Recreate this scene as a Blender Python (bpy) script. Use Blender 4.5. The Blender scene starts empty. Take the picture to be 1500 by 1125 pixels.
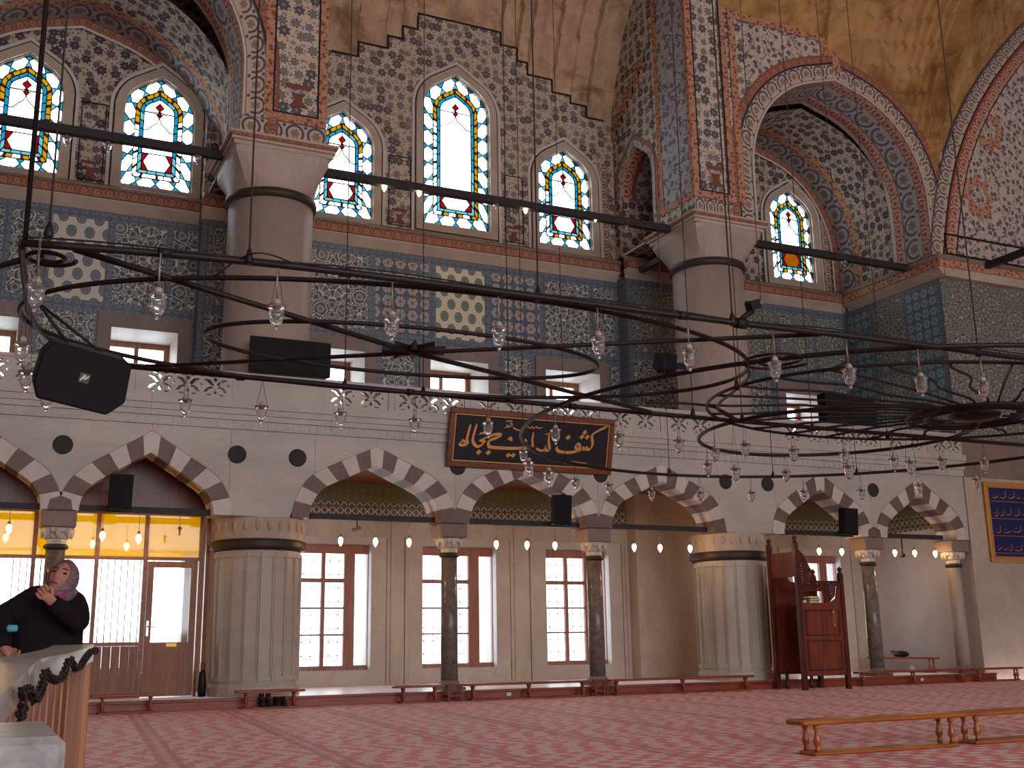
import bpy, bmesh, math, random
from mathutils import Vector, Matrix
random.seed(7)
sc = bpy.context.scene
COL = sc.collection
# ------------------------------------------------------------------ camera
CX, CY, FPX = 736.0, 552.0, 1643.3
PITCH, ROLL, YAW = math.radians(13.298), math.radians(-0.805), math.radians(25.09)
EYE = Vector((0, 0, 1.05))
FWD = Vector((math.sin(YAW)*math.cos(PITCH), math.cos(YAW)*math.cos(PITCH), math.sin(PITCH)))
r0 = Vector((math.cos(YAW), -math.sin(YAW), 0)); u0 = r0.cross(FWD)
RGT = r0*math.cos(ROLL) + u0*math.sin(ROLL); UPV = -r0*math.sin(ROLL) + u0*math.cos(ROLL)
cd = bpy.data.cameras.new('camera'); cam = bpy.data.objects.new('camera', cd); COL.objects.link(cam)
cam.matrix_world = Matrix(((RGT.x, UPV.x, -FWD.x, EYE.x), (RGT.y, UPV.y, -FWD.y, EYE.y), (RGT.z, UPV.z, -FWD.z, EYE.z), (0, 0, 0, 1)))
cd.sensor_width = 36; cd.sensor_fit = 'HORIZONTAL'; cd.lens = 36*FPX/1500
cd.shift_x = (750-CX)/1500; cd.shift_y = -(562.5-CY)/1500
cd.clip_start = 0.05; cd.clip_end = 300
sc.camera = cam
# ------------------------------------------------------------------ daylight, exposure
SKY = 4.2
w = bpy.data.worlds.new('overcast_sky'); sc.world = w; w.use_nodes = True
bg = w.node_tree.nodes['Background']; bg.inputs[0].default_value = (0.93, 0.96, 1.0, 1); bg.inputs[1].default_value = SKY
def portal(name, loc, rot, sx, sy):
    l = bpy.data.lights.new(name, 'AREA'); l.shape = 'RECTANGLE'; l.size = sx; l.size_y = sy; l.cycles.is_portal = True
    o = bpy.data.objects.new(name, l); COL.objects.link(o); o.location = loc; o.rotation_euler = rot; return o
HP = math.pi/2
portal('sky_portal_rear', (10, -17.9, 6.5), (HP, 0, 0), 33, 9.5)          # unseen opening in the opposite wall, shaped to light the hall, facing +Y
for k, x in enumerate((7.22, 10.18, 13.22)): portal('sky_portal_window', (x*.988, 25.25, 1.85), (-HP, 0, 0), 1.6, 2.7)
portal('sky_portal_window', (20.42, 25.25, 1.85), (-HP, 0, 0), 1.6, 2.7)
portal('sky_portal_porch', (1.6, 25.25, 1.9), (-HP, 0, 0), 5.2, 2.6)
vs = sc.view_settings
sc.display_settings.display_device = 'sRGB'
vs.view_transform = 'Standard'; vs.look = 'None'; vs.gamma = 1; vs.use_curve_mapping = False; vs.exposure = 0.48
sc.cycles.use_denoising = True
sc.cycles.max_bounces = 7; sc.cycles.diffuse_bounces = 4; sc.cycles.glossy_bounces = 3; sc.cycles.transmission_bounces = 6; sc.cycles.transparent_max_bounces = 16
sc.cycles.caustics_reflective = False; sc.cycles.caustics_refractive = False
sc.cycles.sample_clamp_indirect = 4
# ------------------------------------------------------------------ helpers
def at(x, y, Y=None, X=None, Z=None):
    d = FWD + RGT*((x-CX)/FPX) - UPV*((y-CY)/FPX)
    t = (Y-EYE.y)/d.y if Y is not None else (X-EYE.x)/d.x if X is not None else (Z-EYE.z)/d.z
    return EYE + d*t
class MB:
    def __init__(s): s.v = []; s.f = []; s.uv = []; s.sm = []
    def face(s, pts, uvs=None, smooth=False):
        n = len(s.v); s.v += [tuple(p) for p in pts]; s.f.append(tuple(range(n, n+len(pts)))); s.uv.append(uvs); s.sm.append(smooth)
    def box(s, x0, x1, y0, y1, z0, z1, M=None):
        n = len(s.v); P = [Vector((x, y, z)) for z in (z0, z1) for y in (y0, y1) for x in (x0, x1)]
        if M is not None: P = [M @ p for p in P]
        s.v += [tuple(p) for p in P]
        for f in ((0, 2, 3, 1), (4, 5, 7, 6), (0, 1, 5, 4), (1, 3, 7, 5), (3, 2, 6, 7), (2, 0, 4, 6)):
            s.f.append(tuple(n+i for i in f)); s.uv.append(None); s.sm.append(False)
        return s
    def prism(s, poly, a0, a1, plane='xz', smooth=False):
        """polygon in a plane, extruded along the third axis from a0 to a1"""
        n = len(s.v); m = len(poly)
        def P(p, a): return {'xz': (p[0], a, p[1]), 'yz': (a, p[0], p[1]), 'xy': (p[0], p[1], a)}[plane]
        s.v += [P(p, a0) for p in poly] + [P(p, a1) for p in poly]
        s.f.append(tuple(range(n, n+m))); s.uv.append(None); s.sm.append(False)
        s.f.append(tuple(range(n+2*m-1, n+m-1, -1))); s.uv.append(None); s.sm.append(False)
        for i in range(m):
            j = (i+1) % m; s.f.append((n+i, n+m+i, n+m+j, n+j)); s.uv.append(None); s.sm.append(smooth)
        return s
    def tube(s, pts, r, n=8, closed=False, caps=True):
        pts = [Vector(p) for p in pts]; m = len(pts); base = len(s.v); rr = r if isinstance(r, (list, tuple)) else [r]*m
        up = None
        for i, p in enumerate(pts):
            a = pts[(i-1) % m] if (closed or i > 0) else p; b = pts[(i+1) % m] if (closed or i < m-1) else p
            t = (b-a).normalized()
            if up is None: up = Vector((0, 0, 1)) if abs(t.z) < .9 else Vector((1, 0, 0))
            x = t.cross(up); x.normalize(); y = x.cross(t); up = y
            for k in range(n):
                an = 2*math.pi*k/n; s.v.append(tuple(p + (x*math.cos(an)+y*math.sin(an))*rr[i]))
        for i in range(m if closed else m-1):
            for k in range(n):
                a = base+i*n+k; b = base+i*n+(k+1) % n; c = base+((i+1) % m)*n+(k+1) % n; d = base+((i+1) % m)*n+k
                s.f.append((a, b, c, d)); s.uv.append(None); s.sm.append(True)
        if caps and not closed:
            s.f.append(tuple(base+k for k in range(n))[::-1]); s.uv.append(None); s.sm.append(False)
            s.f.append(tuple(base+(m-1)*n+k for k in range(n))); s.uv.append(None); s.sm.append(False)
        return s
    def lathe(s, prof, c=(0, 0, 0), n=24, smooth=True, a0=0.0, M=None, caps=True):
        base = len(s.v); m = len(prof)
        for (r, z) in prof:
            for k in range(n):
                an = a0+2*math.pi*k/n; p = Vector((c[0]+r*math.cos(an), c[1]+r*math.sin(an), c[2]+z))
                s.v.append(tuple(M @ p if M is not None else p))
        for i in range(m-1):
            for k in range(n):
                s.f.append((base+i*n+k, base+i*n+(k+1) % n, base+(i+1)*n+(k+1) % n, base+(i+1)*n+k)); s.uv.append(None); s.sm.append(smooth)
        if caps:
            s.f.append(tuple(base+k for k in range(n))[::-1]); s.uv.append(None); s.sm.append(False)
            s.f.append(tuple(base+(m-1)*n+k for k in range(n))); s.uv.append(None); s.sm.append(False)
        return s
    def xf(s, M): s.v = [tuple(M @ Vector(p)) for p in s.v]; return s
    def mesh(s, name, uvmode=None):
        me = bpy.data.meshes.new(name); me.from_pydata(s.v, [], s.f); me.update()
        for p, sm in zip(me.polygons, s.sm): p.use_smooth = sm
        uvl = me.uv_layers.new(name='UVMap').data
        for p, q in zip(me.polygons, s.uv):
            nrm = p.normal
            for k, li in enumerate(p.loop_indices):
                if q is not None: uvl[li].uv = q[k]; continue
                c = me.vertices[me.loops[li].vertex_index].co
                if abs(nrm.z) > .75: uvl[li].uv = (c.x, c.y)
                elif abs(nrm.x) > abs(nrm.y): uvl[li].uv = (c.y, c.z)
                else: uvl[li].uv = (c.x, c.z)
        return me
    def build(s, name, mat, parent=None, bevel=0):
        return mk(name, s.mesh(name), mat, parent, bevel)
def mk(name, me, mat, parent=None, bevel=0):
    if mat is not None and not me.materials: me.materials.append(MAT[mat])
    o = bpy.data.objects.new(name, me); COL.objects.link(o)
    if parent is not None: o.parent = parent
    if bevel:
        b = o.modifiers.new('edge', 'BEVEL'); b.width = bevel; b.segments = 1; b.limit_method = 'ANGLE'
    return o
def tag(o, label, cat, group=None, kind=None):
    o['label'] = label; o['category'] = cat
    if group: o['group'] = group
    if kind: o['kind'] = kind
    return o
def thing(name, label, cat, loc=(0, 0, 0), rz=0, group=None, kind=None):
    o = bpy.data.objects.new(name, None); o.empty_display_size = .1; COL.objects.link(o); o.location = loc; o.rotation_euler = (0, 0, rz)
    return tag(o, label, cat, group, kind)
def dup(root, loc=None, rz=None, label=None, group=None):
    r = root.copy(); COL.objects.link(r)
    if loc is not None: r.location = loc
    if rz is not None: r.rotation_euler = (0, 0, rz)
    if label: r['label'] = label
    if group: r['group'] = group
    for ch in list(root.children):
        c = ch.copy(); COL.objects.link(c); c.parent = r
        for g in list(ch.children):
            d = g.copy(); COL.objects.link(d); d.parent = c
    return r
def plate(name, outer, holes, a0, a1, mat, parent=None, plane='xz'):
    """flat slab with real holes: filled 2D curve turned into a mesh; thickness a0..a1 along the third axis"""
    cu = bpy.data.curves.new(name, 'CURVE'); cu.dimensions = '2D'; cu.fill_mode = 'BOTH'; cu.extrude = abs(a1-a0)/2
    for poly in [outer]+list(holes):
        sp = cu.splines.new('POLY'); sp.points.add(len(poly)-1); sp.use_cyclic_u = True
        for p, q in zip(sp.points, poly): p.co = (q[0], q[1], 0, 1)
    t = bpy.data.objects.new('tmp', cu); COL.objects.link(t)
    dg = bpy.context.evaluated_depsgraph_get(); dg.update()
    me = bpy.data.meshes.new_from_object(t.evaluated_get(dg)); bpy.data.objects.remove(t); bpy.data.curves.remove(cu)
    me.name = name; mid = (a0+a1)/2
    for v in me.vertices:
        x, y, z = v.co
        v.co = {'xz': (x, mid-z, y), 'yz': (mid+z, x, y), 'xy': (x, y, mid+z)}[plane]
    me.update()
    for l in list(me.uv_layers): me.uv_layers.remove(l)
    uvl = me.uv_layers.new(name='UVMap').data
    for p in me.polygons:
        p.use_smooth = False; n = p.normal
        for li in p.loop_indices:
            c = me.vertices[me.loops[li].vertex_index].co
            uvl[li].uv = (c.x, c.y) if abs(n.z) > .75 else (c.y, c.z) if abs(n.x) > abs(n.y) else (c.x, c.z)
    me.materials.clear()
    return mk(name, me, mat, parent)
def arch(a, b, k=.55, n=10, t=0.0):
    """pointed arch, half span a, rise b, offset outward by t: points from right spring over the apex to the left spring"""
    r1 = k*a; c = a-r1; R = math.hypot(b, c); ph = math.atan2(c, b)+math.asin(min(1, r1/R))
    h = []
    for i in range(n+1):
        q = ph*i/n; h.append((c+(r1+t)*math.cos(q), (r1+t)*math.sin(q)))
    P = h[-1]; ap = (0, b+t/math.sin(ph))
    for i in range(1, n): h.append((P[0]+(ap[0]-P[0])*i/n, P[1]+(ap[1]-P[1])*i/n))
    return h+[ap]+[(-x, z) for x, z in reversed(h)]
def shift(P, dx, dz): return [(x+dx, z+dz) for x, z in P]
def rect(x0, x1, z0, z1): return [(x0, z0), (x1, z0), (x1, z1), (x0, z1)]
def resample(P, n):
    L = [0]
    for a, b in zip(P, P[1:]): L.append(L[-1]+math.dist(a, b))
    out = []
    for i in range(n+1):
        s = L[-1]*i/n; j = 0
        while j < len(L)-2 and L[j+1] < s: j += 1
        f = (s-L[j])/max(1e-9, L[j+1]-L[j]); out.append(tuple(P[j][k]+(P[j+1][k]-P[j][k])*f for k in range(len(P[0]))))
    return out
def band(mb, A, B, Y, plane='xz'):
    """flat ribbon between two equally long 2D paths at depth Y, uv along and across in metres"""
    s = 0
    for i in range(len(A)-1):
        d = (math.dist(A[i], A[i+1])+math.dist(B[i], B[i+1]))/2; wA = math.dist(A[i], B[i])
        P = lambda p: (p[0], Y, p[1]) if plane == 'xz' else (Y, p[0], p[1])
        mb.face([P(A[i]), P(A[i+1]), P(B[i+1]), P(B[i])], [(s, 0), (s+d, 0), (s+d, wA), (s, wA)]); s += d
    return mb
def soffit(mb, A, y0, y1, plane='xz', smooth=True):
    """ribbon that runs along a 2D path and spans y0..y1 in depth"""
    s = 0
    for i in range(len(A)-1):
        d = math.dist(A[i], A[i+1])
        P = lambda p, y: (p[0], y, p[1]) if plane == 'xz' else (y, p[0], p[1])
        mb.face([P(A[i], y0), P(A[i+1], y0), P(A[i+1], y1), P(A[i], y1)], [(s, 0), (s+d, 0), (s+d, abs(y1-y0)), (s, abs(y1-y0))], smooth); s += d
    return mb
# ------------------------------------------------------------------ materials
MAT = {}
class S:
    def __init__(s, g, k): s.g = g; s.k = k
    def _m(s, op, o=None, o2=None): return s.g.math(op, s, o, o2)
    def __add__(s, o): return s._m('ADD', o)
    __radd__ = __add__
    def __sub__(s, o): return s._m('SUBTRACT', o)
    def __rsub__(s, o): return s.g.math('SUBTRACT', o, s)
    def __mul__(s, o): return s._m('MULTIPLY', o)
    __rmul__ = __mul__
    def __truediv__(s, o): return s._m('DIVIDE', o)
    def lt(s, o): return s._m('LESS_THAN', o)
    def gt(s, o): return s._m('GREATER_THAN', o)
    def abs(s): return s._m('ABSOLUTE')
    def sin(s): return s._m('SINE')
    def cos(s): return s._m('COSINE')
    def floor(s): return s._m('FLOOR')
    def frac(s): return s._m('FRACT')
    def mx(s, o): return s._m('MAXIMUM', o)
    def mn(s, o): return s._m('MINIMUM', o)
    def sqrt(s): return s._m('SQRT')
    def pp(s, o): return s._m('PINGPONG', o)
class G:
    def __init__(g, name, rough=.6, spec=.3):
        g.m = bpy.data.materials.new(name); g.m.use_nodes = True; MAT[name] = g.m; g.t = g.m.node_tree; g.n = g.t.nodes
        g.p = g.n['Principled BSDF']; g.out = g.n['Material Output']
        g.p.inputs['Roughness'].default_value = rough; g.p.inputs['Specular IOR Level'].default_value = spec
    def put(g, sock, v):
        if isinstance(v, S): g.t.links.new(v.k, sock)
        elif isinstance(v, (tuple, list)): sock.default_value = (*v, 1) if len(v) == 3 and sock.type == 'RGBA' else v
        else: sock.default_value = v
    def math(g, op, a, b=None, c=None):
        n = g.n.new('ShaderNodeMath'); n.operation = op
        for i, v in enumerate((a, b, c)):
            if v is not None: g.put(n.inputs[i], v)
        return S(g, n.outputs[0])
    def uv(g):
        n = g.n.new('ShaderNodeTexCoord'); s = g.n.new('ShaderNodeSeparateXYZ'); g.t.links.new(n.outputs['UV'], s.inputs[0])
        return S(g, s.outputs[0]), S(g, s.outputs[1])
    def pos(g):
        n = g.n.new('ShaderNodeNewGeometry'); return S(g, n.outputs['Position'])
    def sep(g, v):
        s = g.n.new('ShaderNodeSeparateXYZ'); g.put(s.inputs[0], v); return [S(g, s.outputs[i]) for i in range(3)]
    def xyz(g, x, y, z=0.0):
        n = g.n.new('ShaderNodeCombineXYZ')
        for i, v in enumerate((x, y, z)): g.put(n.inputs[i], v)
        return S(g, n.outputs[0])
    def noise(g, vec, scale, detail=3, rough=.55, dist=0.0):
        n = g.n.new('ShaderNodeTexNoise'); g.put(n.inputs['Vector'], vec); n.inputs['Scale'].default_value = scale; n.inputs['Detail'].default_value = detail
        n.inputs['Roughness'].default_value = rough; n.inputs['Distortion'].default_value = dist; return S(g, n.outputs['Fac'])
    def voro(g, vec, scale, rnd=1.0, feat='F1'):
        n = g.n.new('ShaderNodeTexVoronoi'); n.voronoi_dimensions = '2D'; n.feature = feat; g.put(n.inputs['Vector'], vec)
        n.inputs['Scale'].default_value = scale; n.inputs['Randomness'].default_value = rnd; return n
    def mix(g, f, a, b):
        n = g.n.new('ShaderNodeMix'); n.data_type = 'RGBA'; g.put(n.inputs[0], f); g.put(n.inputs[6], a); g.put(n.inputs[7], b); return S(g, n.outputs[2])
    def ramp(g, f, lo, hi):
        n = g.n.new('ShaderNodeMapRange'); g.put(n.inputs[0], f); n.inputs[1].default_value = lo; n.inputs[2].default_value = hi; return S(g, n.outputs[0])
    def col(g, c): g.put(g.p.inputs['Base Color'], c)
    def bump(g, h, strength=.3, dist=.02):
        n = g.n.new('ShaderNodeBump'); n.inputs['Strength'].default_value = strength; n.inputs['Distance'].default_value = dist
        g.put(n.inputs['Height'], h); g.t.links.new(n.outputs[0], g.p.inputs['Normal'])
def sr(r, g, b):
    f = lambda c: (c/255/12.92) if c <= 10 else ((c/255+.055)/1.055)**2.4
    return (f(r), f(g), f(b))
def plain(name, c, rough=.6, metal=0, spec=.3):
    g = G(name, rough, spec); g.col(c); g.p.inputs['Metallic'].default_value = metal; return g
def stone(name, c, v, scale=1.2, vs=3.0, rough=.5, stretch=(1, 1, 1), amt=.8):
    g = G(name, rough); p = g.pos(); x, y, z = g.sep(p); q = g.xyz(x*stretch[0], y*stretch[1], z*stretch[2])
    n1 = g.noise(q, scale, 5, .6, .6); n2 = g.noise(q, vs, 4, .6, 1.5)
    vein = g.ramp((n2-.5).abs(), 0.0, .06)
    base = g.mix(g.ramp(n1, .3, .7)*amt, c, v)
    g.col(g.mix((1-vein)*.28, base, v)); g.bump(n2, .05, .01); return g
def wood(name, c, d, rough=.45, ax=2):
    g = G(name, rough, .4); x, y, z = g.sep(g.pos()); st = [14.0, 14.0, 14.0]; st[ax] = 1.2
    q = g.xyz(x*st[0], y*st[1], z*st[2]); n = g.noise(q, 1.0, 4, .6, .8)
    g.col(g.mix(g.ramp(n, .3, .7), c, d)); g.bump(n, .08, .004); return g
# plain ones
plain('dim_bronze', sr(96, 62, 42), .5); plain('iron', sr(36, 30, 31), .5, .3); plain('iron_light', sr(96, 86, 82), .5, .3); plain('black', sr(14, 14, 19), .6); plain('speaker_cloth', sr(20, 18, 25), .8); plain('cord', sr(165, 152, 135), .7)
plain('wire', sr(60, 52, 50), .6); plain('lead', sr(28, 30, 32), .6); plain('gold', sr(196, 140, 78), .45, .3); plain('chrome', sr(190, 190, 195), .25, .9)
plain('brass', sr(190, 140, 60), .35, .8); plain('paper', sr(222, 205, 160), .8); plain('book_cover', sr(70, 22, 20), .6); plain('panel_dark', sr(24, 20, 32), .6); plain('panel_blue', sr(30, 34, 84), .6)
plain('shoe', sr(20, 20, 26), .5); plain('cloth_red', sr(110, 20, 30), .9); plain('white_plastic', sr(215, 215, 210), .5); plain('tie_bar', sr(46, 42, 44), .6)
plain('torus', sr(58, 48, 42), .5); plain('coat', sr(27, 20, 26), .95, spec=.1); plain('skin', sr(158, 108, 92), .6); plain('lips', sr(132, 72, 68), .55); plain('eye_dark', sr(30, 22, 20), .4)
plain('cyan_cloth', sr(70, 150, 165), .8); plain('magenta_cloth', sr(150, 50, 105), .85); plain('rope', sr(205, 190, 165), .8); plain('ash_plaster', sr(196, 186, 176), .85)
stone('marble', sr(188, 181, 174), sr(160, 152, 146), .6, 1.4, .5, (1, 1, 2.6), .7)
stone('marble_white', sr(205, 196, 190), sr(176, 164, 158), 1.2, 2.0, .5)
stone('marble_brown', sr(208, 196, 182), sr(164, 148, 132), .5, 1.0, .5, (1, 1, .5))
stone('marble_sill', sr(210, 200, 188), sr(180, 166, 152), .8, 1.6, .5)
stone('marble_frame', sr(140, 120, 112), sr(112, 95, 90), .9, 2.0, .5)
stone('porphyry', sr(120, 98, 92), sr(92, 74, 70), 5, 16, .5)
stone('roundel', sr(56, 54, 52), sr(40, 38, 37), 6, 14, .75)
stone('column_stone', sr(178, 162, 152), sr(150, 134, 126), .7, 2.0, .5, (1, 1, .6))
stone('granite', sr(134, 122, 114), sr(82, 72, 70), 8, 26, .18)
stone('pier_stone', sr(192, 184, 172), sr(162, 152, 140), .5, 1.2, .5, (1, 1, 2.0))
stone('wall_plain', sr(224, 222, 224), sr(198, 194, 194), .5, .9, .7)
stone('plaster_plain', sr(190, 174, 158), sr(160, 142, 126), .8, 1.4, .8)
stone('block_marble', sr(190, 190, 188), sr(96, 96, 98), 9, 13, .3)
stone('rail_marble', sr(178, 172, 164), sr(140, 134, 126), 2, 4, .28)
wood('wood_red', sr(132, 58, 36), sr(88, 32, 20)); wood('wood_brown', sr(150, 96, 62), sr(112, 66, 42)); wood('wood_window', sr(170, 112, 92), sr(138, 84, 66)); wood('wood_rail', sr(172, 100, 46), sr(128, 62, 26), .3, 0)
wood('wood_dark', sr(94, 36, 25), sr(56, 19, 14), .35); wood('wood_board', sr(136, 62, 36), sr(96, 34, 22), .35); wood('wood_post', sr(178, 120, 78), sr(138, 84, 50), .4); wood('wood_frame', sr(150, 88, 52), sr(110, 58, 34), .4, 0); wood('wood_picture', sr(118, 66, 40), sr(84, 44, 28), .4, 0); wood('wood_plinth', sr(162, 78, 54), sr(116, 48, 34), .4, 0)
# muqarnas plaster with water stains
g = G('cream_plaster', .85); p = g.pos(); n1 = g.noise(p, .55, 5, .65, .8); n2 = g.noise(p, 2.2, 4, .6, .5); x, y, z = g.sep(p); n3 = g.noise(g.xyz(x*3.0, y*3.0, z*.35), 1.0, 4, .6)
c = g.mix(g.ramp(n2, .3, .75), sr(196, 168, 136), sr(166, 138, 108)); c = g.mix(g.ramp(n1, .50, .66)*.8, c, sr(118, 76, 48)); g.col(g.mix(g.ramp(n3, .5, .75)*.5, c, sr(140, 102, 72)))
g = G('ochre_plaster', .85); p = g.pos(); n1 = g.noise(p, .7, 5, .65, .8); n2 = g.noise(p, 2.2, 4, .6, .5)
c = g.mix(g.ramp(n2, .3, .75), sr(190, 150, 98), sr(160, 120, 72)); g.col(g.mix(g.ramp(n1, .46, .64)*.8, c, sr(120, 76, 40)))
g = G('platform_mat', .3, .8); n = g.noise(g.pos(), 6.0, 3); g.col(g.mix(n, sr(206, 150, 142), sr(200, 112, 104))); g.p.inputs['Sheen Weight'].default_value = .6
# glass
def glassy(name, c, tl=0.0, rough=0.0):
    g = G(name); t = g.n.new('ShaderNodeBsdfTransparent'); t.inputs[0].default_value = (*c, 1)
    gl = g.n.new('ShaderNodeBsdfGlossy'); gl.inputs['Roughness'].default_value = .05; gl.inputs[0].default_value = (1, 1, 1, 1)
    m = g.n.new('ShaderNodeMixShader'); m.inputs[0].default_value = .04; last = t.outputs[0]
    if tl:
        tr = g.n.new('ShaderNodeBsdfTranslucent'); tr.inputs[0].default_value = (*c, 1); m2 = g.n.new('ShaderNodeMixShader'); m2.inputs[0].default_value = tl
        g.t.links.new(t.outputs[0], m2.inputs[1]); g.t.links.new(tr.outputs[0], m2.inputs[2]); last = m2.outputs[0]
    g.t.links.new(last, m.inputs[1]); g.t.links.new(gl.outputs[0], m.inputs[2]); g.t.links.new(m.outputs[0], g.out.inputs[0]); return g
glassy('glass_clear', (.93, .97, .98)); glassy('glass_cyan', (.045, .24, .31)); glassy('glass_pale', (.17, .33, .36)); glassy('glass_yellow', (.36, .25, .016)); glassy('glass_red', (.25, .012, .016)); glassy('glass_amber', (.27, .13, .005))
glassy('glass_amber_rough', (.95, .66, .03), .75)
g = G('lamp_glass', .02, .6); g.p.inputs['Transmission Weight'].default_value = 1.0; g.p.inputs['IOR'].default_value = 1.45; g.col((1, 1, 1)); df = g.n.new('ShaderNodeBsdfDiffuse'); df.inputs[0].default_value = (.9, .93, .95, 1); mx = g.n.new('ShaderNodeMixShader'); mx.inputs[0].default_value = .08; g.t.links.new(g.p.outputs[0], mx.inputs[1]); g.t.links.new(df.outputs[0], mx.inputs[2]); g.t.links.new(mx.outputs[0], g.out.inputs[0])
g = G('bulb'); e = g.n.new('ShaderNodeEmission'); e.inputs[0].default_value = (1, .62, .3, 1); e.inputs[1].default_value = 55; g.t.links.new(e.outputs[0], g.out.inputs[0])
# painted rosettes on plaster
def rosettes(name, bgc, petal, ring, heart, leaf, scale=3.0, rnd=.75, rad=.36, rough=.8):
    g = G(name, rough); u, v = g.uv(); p = g.xyz(u, v); jit = g.noise(g.pos(), 1.1, 3)
    vo = g.voro(p, scale, rnd); ps = g.n.new('ShaderNodeSeparateXYZ'); g.t.links.new(vo.outputs['Position'], ps.inputs[0])
    lx = u-S(g, ps.outputs[0]); ly = v-S(g, ps.outputs[1]); d = S(g, vo.outputs['Distance'])
    cs = g.n.new('ShaderNodeSeparateColor'); g.t.links.new(vo.outputs['Color'], cs.inputs[0]); rn = S(g, cs.outputs[0]); rn2 = S(g, cs.outputs[1])
    th = g.math('ARCTAN2', ly, lx)+rn*6.28; rr = ((th*7.0).cos()*.16+.84)*rad*(rn2*.5+.72)
    q = d/rr
    c = g.mix(jit*.5, bgc, tuple(k*.82 for k in bgc))
    vo2 = g.voro(g.xyz(u+(v*5.0).sin()*.06, v+(u*5.0).sin()*.06), scale*2.6, 1.0); d2 = S(g, vo2.outputs['Distance'])
    c = g.mix((d2.lt(.26))*.85, c, leaf); c = g.mix((d2.lt(.11))*.8, c, heart)
    c = g.mix(q.lt(1.22), c, bgc); c = g.mix(q.lt(1.0), c, ring)
    pet = g.mix(rn2.gt(.55), petal, tuple(k*.75 for k in ring)); c = g.mix(q.lt(.84), c, pet)
    c = g.mix(((th*7.0).cos().gt(.55))*q.lt(.8)*q.gt(.4), c, ring)
    c = g.mix(q.lt(.42), c, ring); c = g.mix(q.lt(.3), c, heart); g.col(c); return g
rosettes('flower_wall', sr(190, 172, 152), sr(140, 130, 126), sr(98, 92, 98), sr(136, 116, 82), sr(122, 112, 108), 3.9, .72, .46)
rosettes('flower_pier', sr(200, 184, 164), sr(136, 138, 140), sr(86, 92, 106), sr(150, 122, 80), sr(122, 124, 124), 3.6, .5, .46)
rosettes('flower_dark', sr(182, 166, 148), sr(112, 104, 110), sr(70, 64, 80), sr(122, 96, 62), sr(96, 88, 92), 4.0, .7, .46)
# arabesque tendrils (navy on pale ground)
def tendril(name, bgc, ink, accent, scale=2.4):
    g = G(name, .8); u, v = g.uv(); n = g.noise(g.xyz(u, v), scale, 2, .5, 1.6); n2 = g.noise(g.xyz(u+7.3, v+2.1), scale*1.4, 2, .5, 2.2)
    k = ((n*16.0).sin()).abs().lt(.34); k2 = ((n2*13.0).sin()).abs().lt(.22); vo = g.voro(g.xyz(u, v), scale*1.7, .9); d = S(g, vo.outputs['Distance'])
    c = g.mix(k, bgc, ink); c = g.mix(k2*.9, c, bgc); c = g.mix(d.lt(.24), c, ink); c = g.mix(d.lt(.12), c, accent); g.col(c); return g
tendril('tendril_navy', sr(190, 176, 160), sr(88, 84, 108), sr(124, 92, 86)); tendril('tendril_blue', sr(168, 164, 164), sr(94, 100, 122), sr(136, 118, 106), 2.0); tendril('tendril_red', sr(182, 140, 112), sr(142, 78, 60), sr(120, 70, 62), 3.6)
# running scroll bands: u along, v across (period set per band)
def scroll(name, bgc, ink, flower, heart, wdt=.4, per=.45):
    g = G(name, .8); u, v = g.uv(); x = (u/per).frac()*per-per/2; y = v-wdt/2; r = (x*x+y*y).sqrt(); th = g.math('ARCTAN2', y, x); R = min(wdt, per)*.40
    c = g.mix(g.noise(g.pos(), 1.3, 3)*.5, bgc, tuple(k*.8 for k in bgc))
    c = g.mix((r-R).abs().lt(R*.15)*((th).sin().gt(-.6)), c, ink); rr = R*.62*((th*6.0).cos()*.16+.84)
    c = g.mix(r.lt(rr), c, flower); c = g.mix(r.lt(R*.26), c, heart); x2 = ((u/per+.5).frac()*per-per/2); r2 = (x2*x2+(y.abs()-wdt*.36)*(y.abs()-wdt*.36)).sqrt()
    c = g.mix(r2.lt(R*.22), c, ink); e = y.abs(); c = g.mix(e.gt(wdt*.46), c, ink); g.col(c); return g
scroll('scroll_grey', sr(190, 172, 154), sr(84, 80, 94), sr(136, 124, 114), sr(146, 116, 78), .42, .44)
scroll('scroll_blue', sr(172, 164, 158), sr(90, 92, 112), sr(118, 118, 128), sr(140, 108, 88), .62, .66)
scroll('scroll_red', sr(152, 104, 84), sr(122, 72, 58), sr(164, 126, 102), sr(128, 70, 58), .22, .26)
scroll('scroll_red_pale', sr(188, 158, 138), sr(142, 72, 60), sr(166, 110, 88), sr(138, 66, 56), .36, .40)
scroll('scroll_vine', sr(184, 164, 146), sr(94, 70, 72), sr(140, 88, 74), sr(110, 88, 74), .24, .28)
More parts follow.
